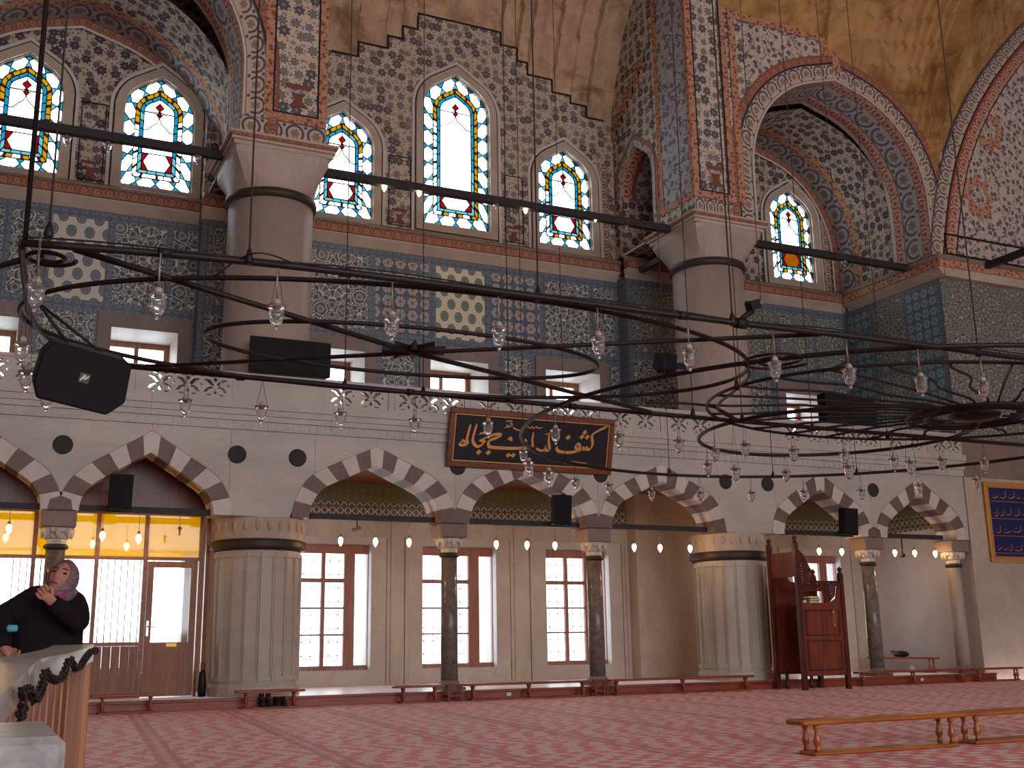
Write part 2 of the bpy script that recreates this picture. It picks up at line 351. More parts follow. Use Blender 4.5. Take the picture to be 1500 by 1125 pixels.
# glazed tiles
def star_tile(name, line, dark, c1, c2, k=5.0):
    g = G(name, .32, .45); u, v = g.uv(); a = u*(6.2832*k); b = v*(6.2832*k)
    f = a.cos()+b.cos()+((a+b)*.7071).cos()+((a-b)*.7071).cos(); h = (a*.5).sin()*(b*.5).sin(); jit = g.noise(g.xyz(u, v), 3.0, 2)
    c = g.mix(jit.gt(.52), dark, tuple(x*.7 for x in dark)); ln = (f+.35).abs().lt(.48); c = g.mix(ln, c, line); c = g.mix((f-2.0).abs().lt(.35), c, line); c = g.mix(f.gt(2.7), c, c2); c = g.mix(f.lt(-1.7), c, c1)
    e = (u*(k/2)).frac(); c = g.mix(((e-.5).abs().gt(.485))*.5, c, dark); g.col(c); return g
star_tile('tile_star', sr(184, 182, 172), sr(86, 90, 98), sr(66, 74, 82), sr(108, 88, 86), 5.4); star_tile('tile_star_green', sr(164, 164, 150), sr(78, 86, 90), sr(100, 100, 80), sr(116, 88, 76), 6.0); star_tile('tile_frieze_star', sr(186, 180, 150), sr(84, 88, 70), sr(140, 110, 60), sr(96, 66, 50), 3.2)
def bloom_tile(name, bgc, petal, heart, k=3.2):
    g = G(name, .32, .45); u, v = g.uv(); x = (u*k).frac()-.5; y = (v*k*1.0).frac()-.5; r = (x*x+y*y).sqrt(); th = g.math('ARCTAN2', y, x)
    c = g.mix(g.noise(g.xyz(u, v), 6.0, 2).gt(.55), bgc, tuple(q*.72 for q in bgc)); pr = (r-.27).abs().lt(.13)*((th*3.0).cos().abs().gt(.35)); c = g.mix(pr, c, petal); c = g.mix((r-.27).abs().lt(.05)*((th*3.0).cos().abs().gt(.75)), c, heart)
    c = g.mix(r.lt(.1), c, heart); g.col(c); return g
bloom_tile('tile_bloom', sr(84, 94, 110), sr(186, 180, 168), sr(128, 92, 86)); bloom_tile('tile_bloom_teal', sr(74, 104, 116), sr(150, 168, 166), sr(96, 100, 110), 3.6)
def medal_tile(name, bgc, rim, inner, heart, px=.36, py=.62):
    g = G(name, .32, .45); u, v = g.uv()
    def md(du, dv):
        x = ((u/px+du).frac()-.5)*px; y = ((v/py+dv).frac()-.5)*py; return ((x*x)/(.098*.098)+(y*y)/(.128*.128)).sqrt()+(x.abs()*-.6)
    q = md(0.0, 0.0).mn(md(.5, .5)); c = g.mix(g.noise(g.xyz(u, v), 2.0, 2)*.5, bgc, tuple(k*.85 for k in bgc))
    c = g.mix(q.lt(1.0), c, rim); c = g.mix(q.lt(.84), c, inner); c = g.mix(q.lt(.5), c, rim); c = g.mix(q.lt(.38), c, inner); c = g.mix(q.lt(.16), c, heart); g.col(c); return g
medal_tile('tile_medal', sr(206, 196, 176), sr(62, 72, 66), sr(118, 132, 120), sr(70, 80, 110)); medal_tile('tile_medal_blue', sr(196, 188, 174), sr(66, 70, 88), sr(116, 122, 132), sr(80, 84, 110), .36, .62)
g = G('tile_border', .32, .45); u, v = g.uv(); x = (u*5.0).frac()-.5; y = (v*5.0).frac()-.5; r = (x*x+y*y).sqrt(); c = g.mix(g.noise(g.xyz(u, v), 2.5, 3), sr(92, 100, 112), sr(76, 84, 96)); c = g.mix((r-.3).abs().lt(.07), c, sr(104, 122, 140)); g.col(g.mix(r.lt(.12), c, sr(120, 96, 96)))
# lower frieze: lattice below, palmettes above
g = G('tile_frieze', .35, .4); u, v = g.uv(); z = v-3.74; a = (u*5.6).frac()-.5; b = (z*5.2).frac()-.5; lat = ((a+b*.9).abs().lt(.09)).mx((a-b*.9).abs().lt(.09)); r = (a*a+b*b).sqrt()
c = g.mix(lat, sr(100, 96, 88), sr(206, 204, 188)); c = g.mix(r.lt(.14), c, sr(92, 104, 92)); pa = ((a*a)*9.0+b*b*2.4).sqrt(); up = g.mix(pa.lt(.5), sr(112, 122, 98), sr(160, 144, 92)); up = g.mix(pa.lt(.26), up, sr(122, 80, 62)); g.col(g.mix(z.gt(.385), c, up))
# carpet
g = G('carpet', .7, .25); x, y, z = g.sep(g.pos()); an = math.radians(5.0); X = x*math.cos(an)+y*math.sin(-an); Yc = x*math.sin(an)+y*math.cos(an)
row = (X/1.5).frac(); cell = (Yc/.17).floor(); off = g.math('FRACT', (cell*12.9898).sin()*43758.5)
dash = ((X*3.3+off*3.0).frac()).lt(.58)*((Yc/.17).frac().lt(.60)); n = g.noise(g.xyz(X, Yc), 7.0, 3); n2 = g.noise(g.xyz(X*2.0, Yc*9.0), 2.0, 3)
c = g.mix(g.ramp(n2, .35, .65), sr(226, 112, 96), sr(208, 84, 78)); c = g.mix(dash*(n.gt(.36)), c, sr(226, 208, 210)); c = g.mix(dash*(n.lt(.33)), c, sr(232, 150, 118))
st = ((row-.5).abs().lt(.028)).mx((row-.6).abs().lt(.022)); c = g.mix(st*.7, c, sr(172, 52, 58)); c = g.mix(((row-.55).abs().lt(.026))*dash*.7, c, sr(196, 170, 176)); g.col(c); g.bump(n, .2, .01); g.p.inputs['Sheen Weight'].default_value = .11; g.p.inputs['Sheen Roughness'].default_value = .45; g.p.inputs['Sheen Tint'].default_value = (1, .86, .84, 1)
# headscarf
g = G('scarf', .9, .1); vo = g.voro(g.pos(), 40.0); p = g.pos(); n = g.noise(p, 30.0, 2); n2 = g.noise(p, 17.0, 2); c = g.mix(n.gt(.52), sr(98, 88, 92), sr(128, 100, 106)); c = g.mix(n2.gt(.6), c, sr(128, 50, 70)); g.col(g.mix(n2.lt(.36), c, sr(66, 74, 66)))
# ------------------------------------------------------------------ the hall: floor, walls, roof
YS, YA, YA2, YB, XR, XLN, XRN, ZT = 20.0, 20.35, 20.95, 24.0, 22.15, -8.0, 28.0, 21.0
ZP = .17; SPZ = 3.33
tag(MB().box(XLN, XRN, -18, YS, -.3, 0).build('floor', 'carpet'), 'red patterned carpet laid in rows over the whole prayer hall floor', 'carpet', kind='structure')
pf = tag(MB().box(XLN, XR, YS+.02, YB+.05, -.3, ZP).build('raised_floor', 'platform_mat'), 'raised carpeted floor of the side gallery behind the arches', 'floor', kind='structure')
MB().box(XLN, XR, YS-.02, YS+.018, 0.004, ZP-.035).build('riser_board', 'wood_plinth', pf, .004); MB().box(XLN, XR, YS-.05, YS+.10, ZP-.034, ZP+.012).build('step_nosing', 'wood_plinth', pf, .006)
for x0 in (9.35, 19.75): MB().box(x0, x0+.09, YS-.035, YS-.0205, .055, .12).build('socket_plate', 'white_plastic', pf)
tag(MB().box(XLN, XRN, -18, 26, ZT, ZT+.4).build('ceiling', 'cream_plaster'), 'pale plaster vault high above the hall', 'ceiling', kind='structure')
tag(MB().box(XLN-.4, XLN, -18, 26, -.3, ZT).build('wall_left', 'plaster_plain'), 'plain plaster side wall beyond the left bay', 'wall', kind='structure')
tag(MB().box(XRN, XRN+.4, -18, 26, -.3, ZT).build('wall_far_right', 'plaster_plain'), 'plain plaster side wall beyond the big right pier', 'wall', kind='structure')
tag(plate('wall_rear', rect(XLN, XRN, -.3, ZT), [rect(-6.5, 26.5, 1.75, 11.25)], -18.4, -18, 'plaster_plain'), 'unseen opposite hall wall with one vast opening shaped for the light', 'wall', kind='structure')  # behind the camera; opening sized for the daylight it lets in
# ------------------------------------------------------------------ back (outer) wall of the gallery
WB = thing('wall_back', 'outer gallery wall with marble below, blue tiles midway and painted flowers above', 'wall', (0, 0, 0), kind='structure')
LW = [(6.31, 7.97), (9.17, 11.0), (12.29, 14.02), (19.6, 21.25)]; LZ = (.5, 3.2); PORCH = (-1.1, 4.25, .55, 3.1)
GW = [(-.75, .4), (2.18, 3.55), (6.31, 7.74), (9.35, 10.85), (12.4, 13.94), (19.8, 21.2)]; GZ = (5.35, 7.6)
SW = [(.15, .76, 10.82, 12.64, .86), (2.9, .76, 10.82, 12.64, .86), (7.12, .77, 10.84, 12.66, .87), (10.06, .90, 10.98, 14.08, 1.02), (13.1, .78, 10.9, 12.72, .88), (20.45, .76, 10.92, 12.8, .86)]
plate('marble_facing', rect(XLN, XRN, -.3, 3.72), [rect(a, b, *LZ) for a, b in LW]+[rect(*PORCH)], YB, YB+1.3, 'marble_brown', WB)
plate('tile_frieze', rect(XLN, XRN, 3.72, 4.7), [], YB, YB+1.3, 'tile_frieze', WB)
plate('tiled_wall', rect(XLN, XRN, 4.7, 10.2), [rect(a, b, *GZ) for a, b in GW], YB, YB+1.3, 'tile_border', WB)
def sw_out(c, a, z0, zs, b, t=0.0):
    A = shift(arch(a, b, .9, 10, t), c, zs); return [(c+a+t, z0-t)]+A+[(c-a-t, z0-t)]
plate('painted_wall', rect(XLN, XRN, 10.2, ZT), [sw_out(*s) for s in SW], YB+.03, YB+.2, 'flower_dark', WB)
# centre bay: lighter flower field with stepped top
stp = [(485, 75), (525, 80), (525, 62), (568, 68), (568, 52), (590, 55), (590, 38), (612, 41), (612, 20), (733, 45), (733, 64), (757, 70), (757, 88), (772, 91), (772, 107), (808, 117), (808, 133), (835, 140), (835, 150), (858, 155), (858, 169), (884, 178)]
top = [(p.x, p.z) for p in (at(x, y, Y=YB) for x, y in stp)]
tr = []
for k in range(0, len(top), 2):
    z = (top[k][1]+top[k+1][1])/2; tr += [(tr[-1][0] if tr else top[k][0], z), (top[k+1][0], z)]
top = tr
plate('flower_field', [(5.0, 10.7), (14.75, 10.7), (14.75, top[-1][1])]+top[::-1]+[(5.0, top[0][1]-.3)], [sw_out(*s) for s in SW[2:5]], YB-.005, YB+.029, 'flower_wall', WB)
mb = MB()
for a, b in zip(top, top[1:]):
    if abs(a[0]-b[0]) > .0005: mb.box(a[0], b[0], YB-.02, YB-.006, min(a[1], b[1])-.05, max(a[1], b[1]))
    else: mb.box(a[0]-.025, a[0]+.025, YB-.021, YB-.0061, min(a[1], b[1])-.05, max(a[1], b[1]))
mb.build('stepped_outline', 'panel_dark', WB)
# tile panels, proud of the blue border field: pixel columns of the photograph -> metres
def panel(x0, x1, z0, z1, mat, parent=None, Y=YB): return plate('tile_panel', rect(x0, x1, z0, z1), [], Y-.012, Y-.001, mat, parent or WB)
for x0, x1, m in ((-1.6, -.05, 'tile_star'), (.1, .72, 'tile_star'), (.88, 1.98, 'tile_medal_blue'), (2.14, 3.2, 'tile_star'), (3.34, 4.05, 'tile_star'),
                  (5.6, 7.8, 'tile_star'), (7.98, 9.32, 'tile_bloom'), (9.5, 10.78, 'tile_medal'), (10.96, 12.28, 'tile_bloom'), (12.44, 13.7, 'tile_star'), (13.86, 14.45, 'tile_star'),
                  (16.6, 17.9, 'tile_medal_blue'), (18.05, 19.6, 'tile_star_green'), (19.75, 20.9, 'tile_star_green'), (21.05, 22.0, 'tile_star_green')):
    panel(x0, x1, 8.12, 9.92, m)
for x0, x1, m in ((.75, 1.85, 'tile_star'), (3.95, 4.3, 'tile_star'), (8.18, 8.95, 'tile_star'), (11.3, 12.0, 'tile_star'), (14.3, 14.5, 'tile_star'), (16.6, 19.3, 'tile_star'), (21.6, 22.0, 'tile_star')): panel(x0, x1, 5.2, 7.85, m)
# stone frames and pale linings of the gallery windows and of the ground-floor windows
for a, b in GW:
    plate('window_surround', rect(a-.27, b+.27, GZ[0]-.27, GZ[1]+.32), [rect(a, b, *GZ)], YB-.05, YB-.0005, 'marble_frame', WB)
    m = MB(); e = .004
    m.face([(a+e, YB-.04, GZ[1]-e), (b-e, YB-.04, GZ[1]-e), (b-e, YB+1.28, GZ[1]-e), (a+e, YB+1.28, GZ[1]-e)]); m.face([(b-e, YB-.04, GZ[0]), (b-e, YB-.04, GZ[1]), (b-e, YB+1.28, GZ[1]), (b-e, YB+1.28, GZ[0])])
    m.face([(a+e, YB-.04, GZ[0]), (a+e, YB-.04, GZ[1]), (a+e, YB+1.28, GZ[1]), (a+e, YB+1.28, GZ[0])]); m.build('reveal_lining', 'marble_white', WB)
for a, b in LW:
    plate('window_surround', rect(a-.34, b+.34, ZP, LZ[1]+.16), [rect(a, b, *LZ)], YB-.03, YB-.0005, 'marble_sill', WB)
    plate('surround_moulding', rect(a-.42, b+.42, ZP, LZ[1]+.2), [rect(a-.35, b+.35, ZP+.02, LZ[1]+.155)], YB-.05, YB-.0006, 'marble_brown', WB)
    m = MB(); e = .004; z0, z1 = LZ
    m.face([(b-e, YB-.025, z0), (b-e, YB-.025, z1), (b-e, YB+1.28, z1), (b-e, YB+1.28, z0)]); m.face([(a+e, YB-.025, z0), (a+e, YB-.025, z1), (a+e, YB+1.28, z1), (a+e, YB+1.28, z0)])
    m.face([(a, YB-.025, z1-e), (b, YB-.025, z1-e), (b, YB+1.28, z1-e), (a, YB+1.28, z1-e)]); m.face([(a, YB-.025, z0+e), (b, YB-.025, z0+e), (b, YB+1.28, z0+e), (a, YB+1.28, z0+e)]); m.build('reveal_lining', 'wall_plain', WB)
# upright marble slabs between the ground-floor windows
for x0, x1 in ((8.42, 8.74), (11.46, 11.85), (14.48, 15.2), (15.24, 15.9), (15.94, 16.6), (16.64, 17.3), (17.34, 18.0), (18.04, 19.1), (4.7, 5.85)):
    MB().box(x0, x1, YB-.022, YB-.0008, ZP, 3.70).build('marble_slab', 'marble_brown', WB, .006)
# cornice that carries the upper windows
def cornice(x0, x1, y, parent, z=10.12):
    MB().prism([(y-.02, z), (y-.20, z+.20), (y-.20, z+.235), (y, z+.235)], x0, x1, 'yz').build('cornice_moulding', 'plaster_plain', parent)
    m = MB(); m.box(x0, x1, y-.235, y, z+.236, z+.44)
    m.face([(x0, y-.236, z+.236), (x1, y-.236, z+.236), (x1, y-.236, z+.44), (x0, y-.236, z+.44)], [(x0, 0), (x1, 0), (x1, .21), (x0, .21)]); m.build('cornice_red_band', 'scroll_red', parent)
    MB().prism([(y-.26, z+.441), (y-.26, z+.50), (y-.08, z+.60), (y, z+.60), (y, z+.441)], x0, x1, 'yz').build('cornice_top', 'marble_frame', parent)
for a, b in ((XLN, 3.85), (5.75, 14.55), (16.45, XR)): cornice(a, b, YB-.0005, WB)
# pilasters behind the two great columns
for c in (4.8, 15.5):
    MB().box(c-.93, c+.93, YB-.42, YB-.001, 4.7, 10.12).build('pilaster', 'tile_border', WB); cornice(c-.96, c+.96, YB-.42, WB)
    panel(c-.78, c+.78, 8.2, 9.95, 'tile_star_green', Y=YB-.42); panel(c-.78, c+.78, 5.2, 8.0, 'tile_star', Y=YB-.42)
    MB().box(c-.93, c+.93, YB-.42, YB-.001, 10.73, 12.3).build('painted_pilaster', 'flower_dark', WB)
    MB().box(c-.93, c+.93, YB-.42, YB-.001, -.1, 4.69).build('lower_pilaster', 'marble_brown', WB)
# narrow painted uprights and vases beside the upper windows
def ring(name, c, a, z0, zs, b, t0, t1, y0, y1, mat, parent):
    o = sw_out(c, a, z0, zs, b, t1); i = sw_out(c, a, z0, zs, b, t0); return plate(name, o, [i], y0, y1, mat, parent)
for k, s in enumerate(SW):
    ring('window_moulding', *s, .0, .19, YB-.06, YB-.006, 'plaster_plain', WB); ring('painted_outline', *s, .20, .225, YB-.022, YB-.0061, 'panel_dark', WB); ring('outer_moulding', *s, .228, .30, YB-.035, YB-.0062, 'ash_plaster', WB)
def vase(cx, z0, Y, parent, s=1.0):
    m = MB(); pr = [(-.14, 0), (.14, 0), (.05, .09), (.05, .14), (.17, .30), (.17, .33), (-.17, .33), (-.17, .30), (-.05, .14), (-.05, .09)]
    m.prism([(cx+x*s, z0+z*s) for x, z in pr], Y-.018, Y-.007); o = m.build('painted_vase', 'scroll_red', parent)
    m = MB(); m.prism([(cx+x*s, z0+z*s) for x, z in ((-.13, .20), (.13, .20), (.155, .26), (-.155, .26))], Y-.02, Y-.0181); m.build('vase_stripe', 'tendril_blue', parent); return o
def frame_rect(x0, x1, z0, z1, wd, y0, y1, name, mat, parent): return plate(name, rect(x0, x1, z0, z1), [rect(x0+wd, x1-wd, z0+wd, z1-wd)], y0, y1, mat, parent)
for cx, wd in ((1.53, .26), (8.56, .29), (11.62, .26)):
    frame_rect(cx-wd, cx+wd, 10.8, 12.6, .022, YB-.02, YB-.0063, 'painted_outline', 'panel_dark', WB); vase(cx, 10.86, YB, WB, 1.15)
for x0, x1 in ((3.96, 4.2), (14.15, 14.4), (21.55, 21.8)):
    m = MB(); m.face([(x0, YB-.012, 10.72), (x1, YB-.012, 10.72), (x1, YB-.012, 13.4), (x0, YB-.012, 13.4)], [(0, 0), (0, .24), (2.7, .24), (2.7, 0)]); m.build('vine_strip', 'scroll_vine', WB)
# wall arches (red and grey bands) and barrel vaults of the two side bays
def side_vault(c, a, zs, b, Y0, Y1):
    def leg(t): return [(c+a+t, 10.75)]+shift(arch(a, b, 1.0, 14, t), c, zs)+[(c-a-t, 10.75)]
    P, Q, Q2 = leg(0.0), leg(-.2), leg(-.26)
    band(MB(), Q, P, YB-.016).build('arch_red_band', 'scroll_red', WB); band(MB(), Q2, Q, YB-.03).build('arch_pale_fillet', 'ash_plaster', WB)
    o = soffit(MB(), P, YB, YB-.62).build('vault_scroll_band', 'scroll_blue', WB); soffit(MB(), P, YB-.62, YB-.9).build('vault_red_band', 'tendril_red', WB); soffit(MB(), P, YB-.9, Y1).build('vault_surface', 'flower_dark', WB)
side_vault(1.15, 3.1, 11.35, 3.22, YB, 21.7); side_vault(19.15, 2.95, 11.85, 3.08, YB, 21.7)
# ------------------------------------------------------------------ arcade in front of the gallery
AR = [(-.2, 1.13), (2.66, 1.13), (6.84, 1.30), (10.07, 1.30), (13.29, 1.28), (17.6, 1.12), (20.62, 1.11)]; RISE = {1.30: 1.05, 1.28: 1.05}
WA = thing('wall_arcade', 'grey marble arcade wall with striped pointed arches and carved parapet', 'wall', (0, 0, 0), kind='structure')
TH = .33
def rise(a): return RISE.get(a, 1.06)
outs = [shift(arch(a, rise(a), .55, 12, TH), c, SPZ) for c, a in AR]
def envz(x):
    z = SPZ
    for (c, a), P in zip(AR, outs):
        if abs(x-c) < a+TH:
            for p, q in zip(P, P[1:]):
                lo, hi = sorted((p[0], q[0]))
                if lo <= x <= hi and hi > lo: z = max(z, p[1]+(q[1]-p[1])*(x-p[0])/(q[0]-p[0]))
    return z
joints = [XLN, -.2, 2.66, 4.05, 5.62, 6.84, 8.47, 10.07, 11.70, 13.29, 14.75, 16.3, 17.6, 19.1, 20.62, XR]
for x0, x1 in zip(joints, joints[1:]):
    a, b = x0+.003, x1-.003; n = max(2, int((b-a)/.04)); xs = [a+(b-a)*i/n for i in range(n+1)]
    MB().prism([(x, envz(x)+.002) for x in xs]+[(b, 4.9), (a, 4.9)], YA, YA2).build('marble_slab', 'marble', WA)
for ai, (c, a) in enumerate(AR):
    I = resample(shift(arch(a, rise(a), .55, 14), c, SPZ), 120); O = []
    full = shift(arch(a, rise(a), .55, 14, TH), c, SPZ); O = resample(full, 120)
    nb = 15 if a > 1.2 else 13
    for k in range(nb):
        i0 = round(120*k/nb); i1 = round(120*(k+1)/nb); mid = [i0, (i0*2+i1)//3, (i0+2*i1)//3, i1]
        if k == nb//2: mid = [i0, 60, i1]
        pin = [I[i] for i in mid]; pout = [O[i] for i in mid]
        L = (pin+pout[::-1]); gx = sum(p[0] for p in L)/len(L); gz = sum(p[1] for p in L)/len(L); L = [(gx+(x-gx)*.985, gz+(z-gz)*.99) for x, z in L]
        # neighbours meet over a column: keep each stone on its own side
        lim_l = max([-99]+[(q[0]+c)/2 for q in AR if q[0] < c]) if ai else -99; lim_r = min([99]+[(q[0]+c)/2 for q in AR if q[0] > c])
        L = [(min(max(x, lim_l+.004), lim_r-.004), z) for x, z in L]
        MB().prism(L, YA-.012-random.random()*.006, YA2+.004).build('voussoir', 'porphyry' if (k % 2 == 0) != (nb % 4 == 1) else 'marble_white', WA)
    E_ = shift(arch(a, rise(a), .55, 12, TH+.005), c, SPZ); E2 = shift(arch(a, rise(a), .55, 12, TH+.04), c, SPZ)
    keep = [i for i in range(len(E2)) if E2[i][1] > SPZ+.55]
    band(MB(), [E_[i] for i in keep], [E2[i] for i in keep], YA-.018).build('arch_fillet', 'marble', WA)
for x in (1.23, 8.455, 11.68, 19.11):
    MB().prism([(x-.20, SPZ+.002), (x+.20, SPZ+.002), (x+.17, SPZ+.17), (x, SPZ+.24), (x-.17, SPZ+.17)], YA-.022, YA2+.006).build('impost_stone', 'porphyry', WA)
for x in (1.2, 4.17, 5.29, 8.52, 11.77, 14.95, 16.1, 19.2): MB().lathe([(.165, 0), (.165, .02), (.15, .028)], n=28, M=Matrix.Translation((x, YA-.0005, 4.44)) @ Matrix.Rotation(HP, 4, 'X')).build('roundel', 'roundel', WA)
def run(z0, z1, y, name, mat='marble'):
    xs = [XLN, 2.6, 5.9, 9.2, 12.5, 16.3, 19.3, XR]
    for a, b in zip(xs, xs[1:]): MB().box(a+.002, b-.002, y, YA2, z0, z1).build(name, mat, WA)
run(4.903, 5.06, YA-.05, 'dentil_course'); run(5.062, 5.16, YA-.10, 'string_course'); run(5.162, 5.27, YA-.14, 'string_course'); run(5.272, 5.42, YA-.18, 'string_course')
x = -1.5
nd = 0
while x < XR-.1:
    MB().box(x, x+.075, YA-.062, YA-.0505, 4.93, 5.05).build('dentil', 'marble', WA) if nd < 150 else None; x += .155; nd += 1
# pierced parapet slabs
random.seed(3)
def carved(x0, x1, z0, z1):
    H = []; wd = x1-x0; n = max(1, round(wd/.52)); p = wd/n; zc = (z0+z1)/2
    def blob(pts, cx, fl): return [(cx+fl*x, zc+z) for x, z in (pts if fl > 0 else pts[::-1])]
    leafA = [(.02, .02), (.09, .10), (.17, .12), (.21, .09), (.15, .07), (.10, .02), (.06, -.02)]; leafB = [(.03, -.05), (.10, -.06), (.17, -.13), (.21, -.12), (.16, -.05), (.08, -.015)]
    tri = [(.0, -.06), (.035, -.13), (0, -.16), (-.035, -.13)]; dia = [(0, .16), (.04, .12), (0, .05), (-.04, .12)]; dot = [(.235, .145), (.255, .16), (.235, .175), (.215, .16)]; dot2 = [(.235, -.02), (.256, .01), (.235, .04), (.214, .01)]
    bar = [(.05, .145), (.12, .155), (.17, .175), (.10, .185), (.04, .168)]; bar2 = [(.06, -.155), (.13, -.165), (.18, -.18), (.10, -.185)]
    for i in range(n):
        cx = x0+p*(i+.5)
        for f in (1, -1): H += [blob(leafA, cx, f), blob(leafB, cx, f), blob(bar, cx, f), blob(bar2, cx, f)]
        H += [blob(tri, cx, 1), blob(dia, cx, 1), blob(dot, cx, 1), blob(dot2, cx, 1)]
    return plate('parapet_slab', rect(x0-.06, x1+.06, z0-.02, z1+.02), H, YA-.16, YA-.07, 'marble', WA)
for a, b in ((-1.5, .9), (1.02, 2.3), (2.42, 4.0), (5.72, 7.0), (7.14, 8.6), (8.74, 10.1), (10.24, 11.7), (11.84, 13.2), (13.34, 14.6), (16.4, 17.8), (17.94, 19.4), (19.54, 20.9), (21.04, 22.05)): carved(a+.06, b-.06, 5.443, 5.86)
for a in (.96, 2.36, 7.07, 8.67, 10.17, 11.77, 13.27, 17.87, 19.47, 20.97): MB().box(a-.058, a+.058, YA-.17, YA-.06, 5.423, 5.881).build('parapet_post', 'marble', WA)
for a, b in ((4.0, 5.72), (14.6, 16.4), (XLN, -1.5)): MB().box(a+.003, b-.003, YA-.16, YA-.07, 5.423, 5.88).build('plain_parapet', 'marble', WA)
for a, b in ((XLN, 5.0), (5.0, 10.07), (10.07, 15.5), (15.5, XR)): MB().box(a+.002, b-.002, YA-.18, YA-.05, 5.8825, 5.94).build('parapet_rail', 'marble', WA)
MB().box(XLN, XR, YA2+.001, YB-.001, 4.55, 5.0).build('gallery_deck', 'wood_brown', WA)
# ------------------------------------------------------------------ upper piers, arches over the side bays
ZI = 10.75
def big(c, a, b, zs, zi=10.75, t=0.0, n=14):
    A = shift(arch(a, b, 1.0, n, t), c, zs); return [(c+a+t, zi)]+A+[(c-a-t, zi)]
WU = thing('wall_upper', 'painted upper piers and wide pointed arches above the great columns', 'wall', (0, 0, 0), kind='structure')
YU, YU2 = 20.4, 21.75
LA = (1.12, 2.88, 3.0, 12.2); RA = (19.2, 2.80, 2.92, 12.2)
L1 = big(*LA)
plate('arch_wall', [(5.68, ZI), (5.68, ZT), (XLN, ZT), (XLN, ZI), (LA[0]-LA[1]-.001, ZI)]+L1[::-1], [], YU, YU2, 'flower_pier', WU)
R1 = big(*RA)
stepR = [(14.6, 16.35), (18.9, 16.35), (18.9, 15.95), (19.25, 15.95), (19.25, 15.6)]
ex = [p for p in big(*RA, t=.74) if p[0] > 19.4 and p[1] > ZI+1.5][::-1]
plate('arch_wall', [(14.6, ZI)]+stepR+ex+[(22.75, ex[-1][1]-.05), (22.75, ZI), (RA[0]+RA[1]+.001, ZI)]+R1, [], YU, YU2, 'flower_pier', WU)
def arch_bands(A, soff=True):
    def P(t): return resample(big(*A, t=t), 70)
    band(MB(), P(0.0), P(.05), YU-.012).build('pale_fillet', 'ash_plaster', WU)
    band(MB(), P(.05), P(.47), YU-.010).build('scroll_band', 'scroll_grey', WU); band(MB(), P(.47), P(.50), YU-.012).build('dark_fillet', 'panel_dark', WU); band(MB(), P(.50), P(.72), YU-.014).build('red_band', 'scroll_red', WU)
    Q = P(-.006); soffit(MB(), Q, YU, YU+.28).build('soffit_red_band', 'scroll_red_pale', WU); soffit(MB(), Q, YU+.28, YU+.9).build('soffit_blue_band', 'scroll_blue', WU); soffit(MB(), Q, YU+.9, YU+1.22).build('soffit_red_band', 'scroll_red_pale', WU); soffit(MB(), Q, YU+1.22, YU2).build('soffit_pale_band', 'ash_plaster', WU)
arch_bands(LA); arch_bands(RA)
# spandrel panels and pier faces
def face_panel(x0, x1, z0, z1, mat, wd=.2, Y=YU, red=True):
    if red: frame_rect(x0, x1, z0, z1, wd, Y-.02, Y-.0005, 'red_border', 'tendril_red', WU); x0 += wd; x1 -= wd; z0 += wd; z1 -= wd
    frame_rect(x0, x1, z0, z1, .035, Y-.024, Y-.0007, 'dark_fillet', 'panel_dark', WU)
    return plate('painted_panel', rect(x0+.03, x1-.03, z0+.03, z1-.03), [], Y-.008, Y-.0005, mat, WU)
for x0, x1 in ((4.42, 5.70), (14.58, 15.78)):
    m = MB(); m.face([(x0-.45 if x0 < 9 else x0, YU-.013, ZI), (x1, YU-.013, ZI), (x1, YU-.013, ZI+.42), (x0-.45 if x0 < 9 else x0, YU-.013, ZI+.42)], [(0, 0), (1.75, 0), (1.75, .42), (0, .42)]); m.build('scroll_band', 'scroll_grey', WU)
    face_panel(x0, x1, ZI+.43, 19, 'flower_pier', .17); vase((x0+x1)/2+.05, ZI+.78, YU-.01, WU, 1.5)
plate('painted_panel', [(16.3, 14.5), (16.3, 16.1), (18.6, 16.1), (18.6, 15.78), (18.0, 15.6), (17.2, 15.0)], [], YU-.012, YU-.0004, 'tendril_navy', WU)
m = MB()
for a, b in zip([(16.05, 16.35), (18.9, 16.35), (18.9, 15.95), (19.25, 15.95), (19.25, 15.6)], [(18.9, 16.35), (18.9, 15.95), (19.25, 15.95), (19.25, 15.6), (19.4, 15.55)]):
    x0, x1 = sorted((a[0], b[0])); z0, z1 = sorted((a[1], b[1])); m.box(x0-.1 if x1-x0 < .05 else x0, x1+.1 if x1-x0 < .05 else x1, YU-.028-.0012*len(m.f)/6, YU-.0145, z0-.2, z1)
m.box(15.86, 16.06, YU-.040, YU-.0145, 11.2, 16.35); m.build('red_border', 'tendril_red', WU)
